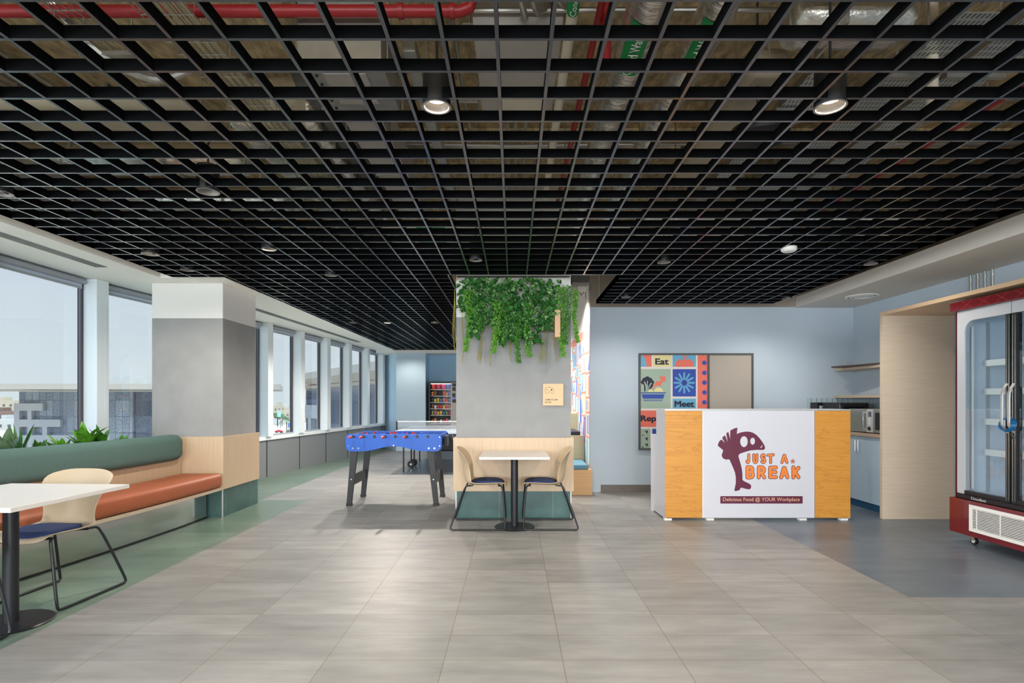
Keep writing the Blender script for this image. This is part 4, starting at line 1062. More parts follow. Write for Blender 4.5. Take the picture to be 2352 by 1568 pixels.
for s, u0, u1, v0, v1 in (('GAME ROOM', 385, 885, 978, 1040), ('05.630', 385, 640, 1078, 1140)):
    a = SU(u0, v1); b = SU(u1, v0)
    txt('lettering', s, 'frame', sg, a[0], b[0], a[1], b[1], 0, .01, to=lambda x, z, d: (x-SGL.x, 6.1945-(.0008 if d > 0 else 0)-SGL.y, z-SGL.z))
tag(MB().box(.45, .512, 6.02, 6.2195, 2.005, 2.30).build('blade_sign', wood('blade_wood', (222, 178, 136), (190, 150, 110), 'z', grain=.4), bevel=.004), 'wooden blade sign sticking out of the pillar beneath the vines', 'sign')

# ================================================================ TIERED SEATING AND MURAL
t = thing('tiered_seating', 'stepped wooden seating box behind the central pillar, oak front', 'tiered seating', (.7, 8.2, 0))
MB().box(.28, 1.10, 7.73, 8.5495, .001, .352).build('lower_tier', 'oak', t, rel=True, bevel=.002)
MB().box(.28, 1.095, 8.55, 9.50, .001, .781).build('upper_tier', 'olive', t, rel=True, bevel=.002)
MB().box(.28, 1.095, 9.501, 10.4, .001, 1.10).build('top_tier', 'olive', t, rel=True, bevel=.002)
tb = mat('teal_cushion', (92, 136, 158), .85, bump=.15, bscale=300); dk = mat('dark_cushion', (44, 46, 62), .85)
tag(MB().box(.30, 1.05, 7.76, 8.13, .353, .418).build('seat_cushion', tb, bevel=.012, seg=3), 'teal blue seat cushion on the lower oak step, front one', 'cushion', 'cushions on the tiered seating')
tag(MB().box(.30, 1.05, 8.14, 8.53, .353, .418).build('seat_cushion', tb, bevel=.012, seg=3), 'teal blue seat cushion on the lower oak step, rear one', 'cushion', 'cushions on the tiered seating')
tag(MB().box(.30, 1.04, 8.60, 9.45, .782, .84).build('seat_cushion', dk, bevel=.012, seg=3), 'dark seat cushion on the second step by the mural', 'cushion', 'cushions on the tiered seating')
random.seed(11)
mc = [mat('mural_%d' % i, c, .7) for i, c in enumerate([(236, 236, 226), (228, 150, 138), (84, 120, 214), (150, 200, 226), (234, 226, 190), (186, 222, 216)])]
mu = MB(); mx = 1.0995
def mq(y0, y1, z0, z1, mi, lay=0):
    mu.add([(mx-.0008*lay, y0, z0), (mx-.0008*lay, y1, z0), (mx-.0008*lay, y1, z1), (mx-.0008*lay, y0, z1)], [(0,1,2,3)], mi)
bk = MB().box(mx+.0005, 1.1035, 8.004, 12.0, .36, 2.42)
y = 8.0; col = 0
mu.add(bk.v, bk.f, 1)
z_hi = 2.40
while y < 11.9:
    wcol = random.choice([.34, .42, .55]); z = .38
    top = 2.36+random.choice([0, .04, -.05])-.03*0
    while z < top-.05:
        h = random.choice([.22, .3, .36, .42]); h = min(h, top-z); yy_ = y+.02
        while yy_ < y+wcol-.02:
            w = random.choice([.08, .12, .16, .2]); w = min(w, y+wcol-.01-yy_)
            mq(yy_, yy_+w-.004, z, z+h-.035, random.choice([0, 0, 3, 4, 5, 2, 3]), 1)
            if w > .1:
                k = random.random(); mi = random.choice([2, 2, 3, 1])
                if k < .4: mu.add([(mx-.0016, yy_+.01, z+.02), (mx-.0016, yy_+w-.02, z+.02), (mx-.0016, yy_+.01, z+h-.06)], [(0,1,2)], mi)
                elif k < .8: mq(yy_+.02, yy_+w*.55, z+.02, z+h-.06, mi, 2)
            yy_ += w
        z += h
    y += wcol
tag(mu.build('wall_mural', mc, smooth=False), 'pastel patterned mural of blue, cream and coral blocks on the side wall', 'mural')
# rough grey box with loose wires near the top of the pillar
jb = thing('service_box', 'grey service box with loose hanging wires at the top right of the pillar', 'junction box', (.86, 7.6, 2.9))
q = PY(1313, 634, 7.0); q2 = PY(1352, 652, 7.0)
MB().box(q.x, q2.x, 6.9, 7.2, q2.z, q.z+.02).build('housing', 'darkduct', jb, rel=True, bevel=.003)
m = MB(); m.box(q.x-.01, q2.x+.10, 6.88, 6.9, q.z-.01, q.z+.02); m.build('bracket', 'galv', jb, rel=True)
m = MB(); m = MB(); m.cyl((q.x+.05, 7.05, q.z+.021), (q.x+.05, 7.05, SL-.001), .006, n=6); m.build('hanger_rod', 'galv', jb, rel=True); b_ = PY(1336, 663, 7.0); m = MB(); m.box(b_.x-.06, b_.x+.05, 6.95, 7.02, b_.z-.045, b_.z+.02); m.build('terminal_strip', 'greybox', jb, rel=True)
m = MB()
for pts in ([(1328,667),(1335,676),(1335,680)], [(1347,664),(1338,674),(1335,677)], [(1345,656),(1345,687)], [(1354,650),(1357,658),(1354,668)], [(1325,657),(1332,664),(1343,664)]):
    m.tube([PY(a, b, 6.98) for a, b in pts], .004, n=5)
m.build('wires', 'blackpl', jb, rel=True)
tag(MB().cyl((1.16, 7.5, 2.66), (1.16, 7.5, SL-.001), .005, n=6).build('hanger_rod', 'galv'), 'thin rod holding the corner of the black grid by the pillar', 'hanger rod')
# ================================================================ HANGING VINES
RND = random.Random(3)
def vine(lab, px, ytop, ybot, yd, kind, group, seed, sway=.03, wide=.08):
    rn = random.Random(seed); yd = 6.12 if yd is None else yd
    top = PY(px, ytop, yd); L = (ybot-ytop)*yd/F
    t = thing('hanging_vine', lab, 'hanging plant', tuple(top), 0, group)
    pts = []; nseg = 14; ph = rn.uniform(0, 6)
    for i in range(nseg+1):
        u = i/nseg; pts.append(Vector((sway*math.sin(ph+u*4)*u, .03*math.sin(ph*2+u*3)*u, -L*u)))
    m = MB(); m.tube(pts, .0028 if kind != 'root' else .0035, n=5); m.build('stem', 'leafF' if kind in ('pothos', 'fern') else 'vine', t)
    if kind == 'root': 
        m = MB()
        for k in range(3):
            o = Vector((rn.uniform(-.035, .035), rn.uniform(-.01, .01), 0)); e = rn.uniform(.75, 1)
            m.tube([p*1.0+o*(i/nseg)*1.0 for i, p in enumerate(pts[:int(nseg*e)+1])], .002, n=4)
        m.build('side_roots', 'vine', t); return t
    m = MB()
    def at(u):
        i = min(nseg-1, int(u*nseg)); f = u*nseg-i; return pts[i].lerp(pts[i+1], f)
    if kind == 'pothos':
        n = int(L/.0075)
        for k in range(n):
            u = (k+rn.random())/n; a = rn.uniform(PI, 2*PI) if rn.random() < .8 else rn.uniform(0, PI)
            c = at(u)+Vector((rn.uniform(-wide, wide)*(1-.5*u), rn.uniform(-.05, .02), 0))
            d = Vector((math.cos(a)*.5, -abs(math.sin(a))*.4-.15, rn.uniform(-1, -.25))); s = rn.uniform(.042, .07)
            nrm = Vector((rn.uniform(-.5, .5), -1, rn.uniform(.1, .9)))
            base = c; dd = d.normalized(); w = dd.cross(nrm).normalized(); up = w.cross(dd)
            rows = []
            for (tt, ww) in ((0, .04), (.12, .34), (.35, .44), (.62, .36), (.85, .16), (1, .01)):
                cc = base+dd*(s*tt)-Vector((0,0,1))*(.15*s*tt*tt)
                rows.append([cc+w*(ww*s)+up*(.14*s), cc+w*(ww*s*.5)+up*(.05*s), cc, cc-w*(ww*s*.5)+up*(.05*s), cc-w*(ww*s)+up*(.14*s)])
            m.grid(rows, 0 if rn.random() < .5 else 1)
        m.build('leaves', ['leafA', 'leafV'], t)
    else:
        n = int(L/.0011)
        for k in range(n):
            u = (k+rn.random())/n; c = at(u)+Vector((rn.uniform(-wide, wide)*(1-.45*u), rn.uniform(-.045, .03), 0))
            s = rn.uniform(.015, .026); a = rn.uniform(0, 2*PI)
            d = Vector((math.cos(a), -.4+.6*math.sin(a), rn.uniform(-1, -.1))).normalized(); w = d.cross(Vector((rn.uniform(-.4,.4), -1, .3))).normalized()
            m.add([c, c+d*s*.5+w*s*.36, c+d*s, c+d*s*.5-w*s*.36], [(0,1,2,3)])
        m.build('leaves', 'leafL' if kind == 'fern' and seed % 2 else 'leafF', t, smooth=False)
    return t
ordn = ['leftmost', 'second', 'third', 'fourth', 'fifth', 'sixth', 'seventh', 'eighth', 'ninth', 'rightmost']
pot = [(1068,640,712),(1088,636,770),(1108,638,755),(1130,640,745),(1152,636,788),(1174,638,782),(1195,640,770),(1216,636,790),(1240,640,785),(1266,640,755)]
for i, (px, a, b) in enumerate(pot):
    vine('variegated broad leaf vine on the pillar, %s of the ten' % ordn[i], px, a, b, 6.13-.05*(i % 2), 'pothos', 'broad leaf vines on the pillar', 100+i, wide=.085)
fern = [(1076,665,806,.05),(1098,690,760,.05),(1140,690,810,.055),(1192,720,832,.04),(1215,700,818,.05),(1160,690,790,.04),(1290,658,818,.05),(1303,655,790,.055),(1322,665,786,.022)]
fn = ['leftmost', 'second', 'fourth', 'sixth', 'seventh', 'fifth', 'eighth', 'ninth', 'rightmost']
for i, (px, a, b, w) in enumerate(fern):
    vine('fine leaved bright green trailing vine, %s of the clump row' % fn[i], px, a, b, 6.05, 'fern', 'fine leaved trailing vines', 201+i, wide=w*.9)
root = [(1044,665,808),(1062,720,832),(1101,740,828),(1106,760,838),(1130,740,840),(1174,760,830),(1188,700,780),(1243,770,836),(1256,740,836),(1275,700,832)]
for i, (px, a, b) in enumerate(root):
    vine('yellowish bare aerial root strand, %s of the ten hanging on the pillar' % ordn[i], px, a, b, 6.16 if i else 6.0, 'root', 'bare root strands on the pillar', 301+i, sway=.02)
tag(MB().box(-.62, .62, 6.10, 6.12, 2.672, 2.685).build('hanging_rail', 'black'), 'thin dark rail at the pillar top carrying the vines', 'rail')

# ================================================================ DOWNLIGHTS
def downlight(lab, px, py, r, lit=False, zb=2.632, full=False, grp='black cylinder downlights in the grid'):
    p = PZ(px, py, zb)
    t = thing('downlight', lab, 'ceiling light', tuple(p), 0, grp)
    MB().lathe([(r, 0), (r, .16), (0, .16)], n=28).build('housing', 'blackpl', t)
    plabel(MB().lathe([(r, .0), (r+.003, -.003), (r-.006, -.003), (r-.008, .0), (r*.66, .034)], n=28).build('reflector', 'reflector', t), 'pale reflector cone')
    plabel(MB().lathe([(0, .033), (r*.64, .033)], n=24).build('lamp', 'lit' if lit else 'unlit', t), 'lit lamp' if lit else 'unlit lamp')
    if full:
        MB().tube([(0,0,.161), (0,0,SL-zb-.03)], .006, n=6).build('cord', 'blackpl', t)
        MB().cyl((0,0,SL-zb-.03), (0,0,SL-zb-.001), .05, n=16).build('canopy', 'blackpl', t)
    else: MB().tube([(0,0,.161), (0,0,.30), (.04,0,.36)], .006, n=6).build('cord', 'blackpl', t)
    for s_ in (-1, 1): MB().box(s_*(r+.001), s_*.105, -.008, .008, .062, .068).build('support_bar', 'blackpl', t)
    return p
D = [('lit cylinder downlight nearest the camera, left of the grey ceiling enclosure', 1003, 245, .062, 1), ('lit cylinder downlight nearest the camera at the right, by the perforated trays', 1907, 245, .066, 1),
     ('unlit cylinder downlight in front of the left pillar, below the foil ducts', 478, 440, .066, 0), ('downlight cut off by the left picture edge', 0, 443, .066, 0),
     ('bright downlight above the gap left of the football table', 618, 572, .06, 1), ('unlit downlight just right of the left pillar top', 760, 632, .06, 0), ('unlit downlight directly in front of the left pillar top', 430, 620, .06, 0),
     ('bright downlight close to the left soffit above the bench', 345, 583, .07, 1), ('downlight right in front of the hanging vines', 1093, 597, .06, 0), ('unlit downlight above the framed wall board, front one', 1525, 602, .06, 0),
     ('unlit downlight by the right soffit edge', 2000, 606, .06, 0), ('rear unlit downlight in the grid tongue by the pillar, above the board', 1438, 682, .06, 0), ('rear unlit downlight near the right soffit corner', 1808, 685, .06, 0),
     ('leftmost of the three far downlights above the windows', 811, 741, .06, 0), ('bright middle one of the three far downlights', 890, 741, .06, 1), ('rightmost of the three far downlights beside the pillar', 998, 741, .06, 0), ('farthest downlight near the blue end wall', 935, 801, .06, 0)]
lits = []
for lab, px, py, r, l in D:
    p = downlight(lab, px, py, r, bool(l), full=(r != .07 and py < 300))
    if l: lits.append(p)
tag(MB().lathe([(0,0),(.05,0),(.065,.012),(.065,.04),(0,.045)], c=tuple(PZ(1812, 578, 2.615)), n=24).build('smoke_detector', 'detector'), 'white smoke detector hanging in the grid above the food counter', 'smoke detector')
p = PZ(1740, 325, 2.82)
t = thing('ceiling_speaker', 'round black ceiling speaker hanging above the grid at right', 'speaker', tuple(p))
MB().lathe([(0,0),(.06,-.004),(.13,0),(.17,.012),(.175,.03),(.15,.07),(0,.09)], n=36).build('body', 'blackpl', t)
MB().tube([(0,0,.085),(0,0,SL-2.82-.001)], .006, n=6).build('cord', 'blackpl', t)

# ================================================================ SERVICES ABOVE THE GRID
def pipe(name, lab, cat, pts, r, m_, group=None, n=14, clamps=None, fl=None, sub=None):
    c = Vector(pts[0]); t = thing(name, lab, cat, tuple(c), 0, group)
    MB().tube([Vector(p)-c for p in pts], r, n=n).build('pipe', m_, t)
    if clamps:
        m = MB()
        for q in clamps:
            q = Vector(q)-c; m.tube([(q.x, q.y, q.z), (q.x, q.y, SL-.001-c.z)], .005, n=5)
        split_build(m, 'hanger_rod', 'galv', t)
    return t
t = pipe('sprinkler_main', 'thick red sprinkler main crossing the top left of the ceiling', 'red pipe', [(-4.55,2.72,3.22),(-.26,2.72,3.22),(-.215,2.72,3.235),(-.2,2.72,3.28),(-.2,2.72,SL-.001)], .028, 'pipered', 'red sprinkler pipes', clamps=[(-3,2.72,3.2),(-1.2,2.72,3.2)])
m = MB()
for x in (-.55, -.30): m.cyl((x-.012+4.55, 0, 0), (x+.012+4.55, 0, 0), .036, n=16)
m.cyl((4.35, 0, .07), (4.35, 0, .09), .036, n=16); split_build(m, 'coupling', 'pipered', t)
pipe('sprinkler_branch', 'thin red sprinkler pipe running away beside the white pipe', 'red pipe', [(.42,1.6,3.2),(.42,5.4,3.2)], .018, 'pipered', 'red sprinkler pipes', clamps=[(.42,2.5,3.2),(.42,4.5,3.2)])
pipe('sprinkler_drop', 'short vertical red pipe joining the thin red sprinkler pipe', 'red pipe', [(.46,2.75,2.98),(.46,2.75,SL-.001)], .024, 'pipered', 'red sprinkler pipes')
pipe('sprinkler_branch', 'red sprinkler pipe running away behind the right ceiling trays', 'red pipe', [(3.02,1.5,3.18),(3.02,7.4,3.18)], .02, 'pipered', 'red sprinkler pipes', clamps=[(3.02,3,3.18)])
t = pipe('condensate_pipe', 'cream drain pipe with green tag running away along the ceiling', 'pipe', [(.275,1.2,3.14),(.29,6.2,3.14)], .027, 'pipewhite', clamps=[(.28,2.4,3.14),(.285,4.5,3.14)])
plabel(MB().cyl((.003,1.13,0), (.004,1.41,0), .0285, n=14, caps=False).build('green_tag', 'gtag', t), 'green tag with white text')
def pipetext(t, s, x, y0, y1, r, z, c, w):
    c = Vector(c)
    txt('tag_lettering', s, 'white', t, 0, 1, 0, 1, 0, .01, to=lambda u, v, d: (x-(v-.5)*w-c.x, y1-(y1-y0)*u-c.y, z-math.sqrt(max(0, r*r-((v-.5)*w)**2))-.002-(.001 if d > 0 else 0)-c.z))
pipetext(t, 'Condensate', .278, 2.35, 2.60, .0285, 3.14, (.275,1.2,3.14), .03)
tg = [o for o in kids(t) if o.name.startswith('green_tag')][0]; tg.location = (.0, 0, 0)
for i, (x, r, lab, s) in enumerate([(.62,.098,'fat foil wrapped chilled water pipe, left of the pair running away','Chilled Water'), (.94,.085,'fat foil wrapped chilled water pipe, right of the pair running away','Chilled Water')]):
    z = 3.12; t = pipe('chilled_water_pipe', lab, 'insulated pipe', [(x,1.2,z)]+[(x+.006*math.sin(k*1.7), 1.2+k*.35, z) for k in range(1, 14)], [r*(1+.03*math.sin(k*2.1)) for k in range(14)], 'foil', 'foil wrapped chilled water pipes', n=22, clamps=[(x-r-.02,2.5,z),(x+r+.02,2.5,z),(x-r-.02,4.6,z),(x+r+.02,4.6,z)])
    tg = MB(); secs = []
    for y in (1.33, 1.72):
        secs.append([(r*1.045*math.sin(R(a)), y, -r*1.045*math.cos(R(a))) for a in range(-48, 13, 6)])
    tg.sweep(secs, closed_sec=False); plabel(tg.build('green_tag', 'gtag', t), 'green tag with white text')
    pipetext(t, s, x-.3*r, 2.56, 2.90, r*1.07, z, (x,1.2,z), .05)
# far crossing lines with green tags
for i, (y, z, lab) in enumerate([(6.02,3.22,'white water pipe crossing far back above the pillar, upper one with green tag'), (6.22,3.08,'white water pipe crossing far back above the pillar, lower one with green tag')]):
    t = pipe('crossing_pipe', lab, 'pipe', [(-1.6,y,z),(1.4,y,z)], .035, 'pipewhite', 'crossing pipes at the back', clamps=[(-1.2,y,z),(1.1,y,z)])
    plabel(MB().cyl((.55,0,0), (.86,0,0), .037, n=14, caps=False).build('green_tag', 'gtag', t), 'green tag')
# grey conduits crossing behind the red main
for k in range(7):
    z = 3.36+.05*(k % 2); y = 2.46+.055*k+(.12 if k > 3 else 0)
    pipe('crossing_conduit', 'grey steel conduit crossing near the red sprinkler main, %s counted towards the back' % ['first','second','third','fourth','fifth','sixth','seventh'][k], 'conduit', [(-4.5,y,z),(-1.0,y+.01,z),(.4,y,z),(2.0,y,z)], .013+.003*(k % 3), 'galv', 'grey conduits by the red main', n=8)
for k, (x, y0, y1) in enumerate([(-.42,2.6,5.6),(-.36,2.6,5.6),(-.05,3.9,6),(.02,3.9,6),(.10,3.9,6),(1.18,1.4,6.5),(1.25,1.4,6.5),(-3.6,2.2,4.2),(-3.52,2.2,4.2),(-3.44,2.2,4.2),(-3.36,2.2,4.2),(-3.28,2.2,4.2)]):
    nm = 'left of the lit downlight' if k < 2 else 'behind the grey enclosure' if k < 5 else 'right of the chilled water pipes' if k < 7 else 'at the far left of the ceiling'
    pipe('long_conduit', 'grey conduit running away %s, %s of its bunch' % (nm, ['first','second','first','second','third','first','second','first','second','third','fourth','fifth'][k]), 'conduit', [(x,y0,3.55),(x,(y0+y1)/2,3.54),(x+.01,y1,3.55)], .014, 'galv', 'grey conduits running away', n=8)
for k in range(6):
    y = (3.98, 4.06, 4.72, 4.80, 6.9, 7.0)[k]; z = 3.5+.02*(k % 2)
    pipe('crossing_conduit', 'grey steel conduit crossing high above the grid behind the enclosure, %s one back' % ['first','second','third','fourth','fifth','sixth'][k], 'conduit', [(-1.3,y,z),(0,y+.02,z-.01),(1.6,y,z),(4.6,y,z)], .014, 'galv', 'grey conduits high behind the enclosure', n=8, clamps=[(1.65,y,z),(3.4,y,z)])
# flexible hoses
def flex(lab, pts, r, m_='galv', grp='flexible conduits'):
    c = Vector(pts[0]); P = []; n = 60
    for i in range(n+1):
        u = i/n*(len(pts)-1); k = min(int(u), len(pts)-2); f = u-k; a, b = Vector(pts[k]), Vector(pts[k+1])
        p0 = Vector(pts[max(k-1, 0)]); p3 = Vector(pts[min(k+2, len(pts)-1)])
        P.append(.5*((2*a)+(b-p0)*f+(2*p0-5*a+4*b-p3)*f*f+(3*a-p0-3*b+p3)*f**3)-c)
    t = MB().tube(P, [r*(1+.12*(i % 2)) for i in range(n+1)], n=8).build('flexible_conduit', m_, loc=tuple(c)); tag(t, lab, 'conduit', grp)
flex('corrugated conduit looping right of the red main elbow, left one', [(-.15,2.45,3.5),(-.02,2.6,3.35),(.06,2.85,3.28),(.02,3.0,3.45)], .016)
flex('corrugated conduit looping right of the red main elbow, middle one', [(.0,2.4,3.5),(.06,2.55,3.32),(.12,2.8,3.28),(.2,2.95,3.45)], .018)
flex('corrugated conduit looping right of the red main elbow, right one', [(.12,2.4,3.5),(.16,2.6,3.34),(.26,2.8,3.30),(.36,2.9,3.45)], .014)
flex('corrugated conduit sagging into the wire tray at upper left', [(-2.3,2.75,3.3),(-2.15,2.9,3.12),(-1.98,3.05,3.08),(-1.8,3.1,3.16)], .02)
flex('black flexible duct curving off the galvanised fan unit', [(-1.5,2.65,3.45),(-1.25,2.72,3.42),(-1.05,2.75,3.35),(-.95,2.85,3.4)], .045, 'darkduct')
flex('large dark flexible duct running left of the white duct', [(-1.22,3.35,3.3),(-1.20,3.8,3.3),(-1.20,4.6,3.3),(-1.2,5.5,3.35)], .12, 'darkduct')
# wire basket trays
def basket(lab, x, y0, y1, z, w, h=.06, cables=True):
    t = thing('wire_tray', lab, 'cable tray', (x, y0, z), 0, 'wire basket trays')
    m = MB(); L = y1-y0
    for i in range(7): xx = -w/2+w*i/6; m.tube([(xx,0,0),(xx,L,0)], .0028, n=4)
    for s_ in (-1, 1): m.tube([(s_*w/2,0,h),(s_*w/2,L,h)], .0028, n=4)
    y = 0
    while y < L:
        m.tube([(-w/2,y,h),(-w/2,y,0),(w/2,y,0),(w/2,y,h)], .0028, n=4); y += .10
    m.build('wire_mesh', 'galv', t)
    if cables:
        m = MB(); rn = random.Random(int(x*100))
        for i in range(15):
            xx = -w/2+.02+(w-.04)*i/14; m.tube([(xx+rn.uniform(-.006,.006), L*k/8, .008+rn.uniform(0,.012)) for k in range(9)], .0062, n=5)
        plabel(m.build('cable_bundle', 'cable', t), 'beige data cables')
    m = MB()
    for y in (.4, L*.5, L-.4):
        for s_ in (-1, 1): m.tube([(s_*(w/2+.015),y,0),(s_*(w/2+.015),y,SL-z-.001)], .004, n=5)
        m.box(-w/2-.03, w/2+.03, y-.015, y+.015, -.03, -.008)
    split_build(m, 'hanger', 'galv', t)
basket('wire basket tray full of beige cables running away at left', -1.62, 1.5, 7.5, 3.12, .25)
basket('emptier wire basket tray left of the cable filled one', -2.12, 1.5, 3.3, 3.14, .22, cables=False)
basket('wire basket tray with beige cables beyond the left pillar', -2.55, 7.8, 12.5, 3.05, .3)
# ducts
def duct(name, lab, x0, x1, y0, y1, z0, z1, m_, cat='duct', grp=None, bev=.03, ribs=None, n=1):
    t = thing(name, lab, cat, ((x0+x1)/2, (y0+y1)/2, z0), 0, grp)
    MB().box(x0, x1, y0, y1, z0, z1).build('body', m_, t, rel=True, bevel=bev, seg=3)
    if ribs:
        m = MB()
        ax, st = ribs; a, b = (x0, x1) if ax == 'x' else (y0, y1); v = a+st/2
        while v < b:
            if ax == 'x': m.box(v-.008, v+.008, y0-.006, y1+.006, z0-.006, z1+.006)
            else: m.box(x0-.006, x1+.006, v-.008, v+.008, z0-.006, z1+.006)
            v += st
        split_build(m, 'joint_band', 'galv' if m_ != 'wrap' else 'darkduct', t, rel=True)
    m = MB()
    for xx in (x0-.02, x1+.02):
        for yy_ in (y0+.1*(y1-y0), y1-.1*(y1-y0)): m.tube([(xx,yy_,z0-.01),(xx,yy_,SL-.001)], .005, n=5)
    split_build(m, 'hanger_rod', 'galv', t, rel=True); return t
t = duct('fan_coil_unit', 'galvanised fan coil unit box hanging left of the near lit downlight', -1.08, -.66, 2.77, 3.25, 3.0, 3.32, 'galv', 'air conditioning unit', bev=.004)
m = MB()
for k in range(6): m.cyl((-1.02+.0, 2.80+.08*k, 2.994), (-1.02, 2.80+.08*k, 2.9995), .008, n=8)
split_build(m, 'screw', 'blackpl', t, rel=True); MB().box(-.98, -.76, 2.86, 3.15, 2.994, 2.9995).build('access_panel', 'greybox', t, rel=True)
duct('white_duct', 'long white rectangular duct running away behind the fan coil unit', -1.03, -.80, 3.3, 5.2, 3.02, 3.22, 'greybox', grp='rectangular ducts', bev=.006, ribs=('y', .6))
duct('trunking', 'narrow steel trunking running away right of the white duct', -.60, -.53, 3.0, 5.4, 3.2, 3.28, 'galv', grp='rectangular ducts', bev=.003)
t = duct('grey_enclosure', 'flat grey metal enclosure fixed above the grid in the middle', -.215, .265, 2.95, 3.86, 3.30, 3.46, 'greybox', 'enclosure', bev=.004)
MB().box(-.10, .19, 3.62, 3.80, 3.292, 3.2995).build('hatch', 'pipewhite', t, rel=True, bevel=.001)
m = MB()
for x in (-.27, .27):
    for y in (2.93, 3.3): m.box(x, x+.05 if x > 0 else x+.054, y, y+.04, 3.30, 3.306)
split_build(m, 'fixing_lug', 'galv', t, rel=True)
duct('insulated_duct', 'beige wrapped rectangular duct crossing the upper left ceiling', -4.4, -1.95, 3.38, 3.82, 3.12, 3.24, 'wrap', grp='insulated ducts', bev=.06, ribs=('x', .55))
duct('foil_duct', 'foil covered duct running away over the wire tray at left', -2.05, -1.38, 3.9, 6.8, 3.26, 3.62, 'foil', grp='insulated ducts', bev=.08, ribs=('y', .8))
duct('foil_duct', 'crinkled foil duct crossing at left, nearer of two', -4.45, -2.1, 4.25, 4.6, 3.15, 3.32, 'foil', grp='insulated ducts', bev=.08, ribs=('x', .7))
duct('foil_duct', 'crinkled foil duct crossing at left, farther of two', -4.45, -2.1, 5.15, 5.6, 3.12, 3.34, 'foil', grp='insulated ducts', bev=.1, ribs=('x', .7))
duct('foil_duct', 'foil covered duct crossing at the top right picture edge', 1.28, 4.6, 2.36, 2.66, 3.22, 3.42, 'foil', grp='insulated ducts', bev=.09, ribs=('x', .65))
duct('foil_duct', 'short foil duct below the top right crossing duct', 1.4, 2.05, 2.74, 3.02, 3.18, 3.42, 'foil', grp='insulated ducts', bev=.08, ribs=('x', .5))
duct('insulated_duct', 'beige wrapped duct running away left of the black speaker', 1.32, 1.56, 3.1, 4.6, 3.14, 3.30, 'wrap', grp='insulated ducts', bev=.05, ribs=('y', .5))
for i, y in enumerate((5.35, 5.75, 6.25)):
    pipe('foil_pipe', 'foil wrapped pipe crossing the right half far back, %s' % ['front one', 'middle one', 'rear one'][i], 'insulated pipe', [(1.25+k*.4, y, 3.07+.004*math.sin(k)) for k in range(10)], .075, 'foil', 'foil wrapped crossing pipes', n=16, clamps=[(1.6,y,3.12),(3.6,y,3.12)])
for i, y in enumerate((7.3, 8.3, 9.6, 11.2)):
    pipe('foil_pipe', 'foil wrapped pipe crossing above the far left grid, %s from the camera' % ['nearest', 'second', 'third', 'fourth'][i], 'insulated pipe', [(-3.0+k*.5, y, 3.32) for k in range(5)], .09, 'foil', 'foil wrapped crossing pipes', n=16, clamps=[(-2.8,y,3.15)])
# perforated trays
for i, (x0, x1, y0, y1, z) in enumerate([(1.72,1.92,3.08,6.4,3.2),(2.14,2.42,2.7,6.6,3.2),(2.52,2.80,2.7,6.8,3.2)]):
    t = thing('perforated_tray', 'perforated steel cable tray running away at right, %s of three' % ['left one', 'middle one', 'right one'][i], 'cable tray', (x0, y0, z), 0, 'perforated cable trays')
    MB().box(0, x1-x0, 0, y1-y0, 0, .002).build('tray_base', 'perf', t, smooth=False)
    m = MB(); m.box(-.002, 0, 0, y1-y0, 0, .05); m.box(x1-x0, x1-x0+.002, 0, y1-y0, 0, .05); m.build('tray_sides', 'galv', t)
    m = MB(); y = .5
    while y < y1-y0:
        for xx in (-.012, x1-x0+.012): m.tube([(xx, y, -.02), (xx, y, SL-z-.001)], .004, n=5)
        m.box(-.03, x1-x0+.03, y-.014, y+.014, -.03, -.004); y += 1.3
    split_build(m, 'hanger', 'galv', t)
pipe('white_drop_pipe', 'wide white vertical pipe end hanging at upper right', 'pipe', [(2.30,3.05,2.86),(2.30,3.05,SL-.001)], .03, 'pipewhite', n=18)
for i, (x, y, z, w, l, c, s) in enumerate([(-2.62,3.02,SL-.009,.16,.05,'btag','blue label plate on the concrete at upper left, left one'), (-2.28,3.02,SL-.009,.10,.05,'btag','blue label plate on the concrete at upper left, right one')]):
    tag(MB().box(x-w, x+w, y-l, y+l, z, z+.008).build('label_plate', c), s, 'label plate', 'blue label plates')
# concrete ribs under the slab
for i, y in enumerate((4.9, 7.8, 10.6)):
    struct(MB().box(-4.7, 4.85, y, y+.25, SL-.16, SL-.001).build('ceiling_beam', 'concrete'))

# ================================================================ OUTSIDE
GZ0 = -16.0
sand = mat('ground_sand', (196, 186, 168), 1, var=.12, vscale=.02)
tag(MB().box(-900, -9, -60, 900, GZ0-1, GZ0).build('city_ground', sand), None, None, None, 'structure')
bw = mat('facade_white', (168, 171, 178), .8, var=.04, vscale=.3); bg = mat('facade_roof', (164, 158, 150), .8)
def citywin(nm, c1, c2, w, h):
    return tile_mat(nm, c1, c2, (96, 104, 118), w=w, h=h, plane='xz', rough=.12, mortar=.06, var=.35)
gA = citywin('curtain_wall', (150, 158, 170), (112, 120, 138), 1.5, 3.5); gB = citywin('curtain_wall_blue', (98, 110, 130), (66, 76, 96), 3.2, 3.5)
oa = thing('office_building', 'grey white office building with a flat overhanging roof seen through the left windows', 'building', (-80, 120, GZ0))
def P3(px, py, Y=120.): v = PY(px, py, Y); return v
def ob(nm, px0, px1, py0, py1, m_, Y=120., d=20, lab=None):
    a = P3(px0, py0, Y); b = P3(px1, py1, Y); o = MB().box(a.x, b.x, Y, Y+d, b.z, a.z).build(nm, m_, oa, rel=True, smooth=False)
    if lab: plabel(o, lab)
    return o
a = P3(44, 900); b = P3(305, 900)
MB().box(a.x, b.x, 120, 122, GZ0, P3(0, 899).z).build('curtain_wall', gA, oa, rel=True, smooth=False)
plabel(MB().box(b.x, P3(590, 900).x, 120.5, 122, GZ0, P3(0, 899).z).build('curtain_wall', gB, oa, rel=True, smooth=False), 'dark blue glass wall')
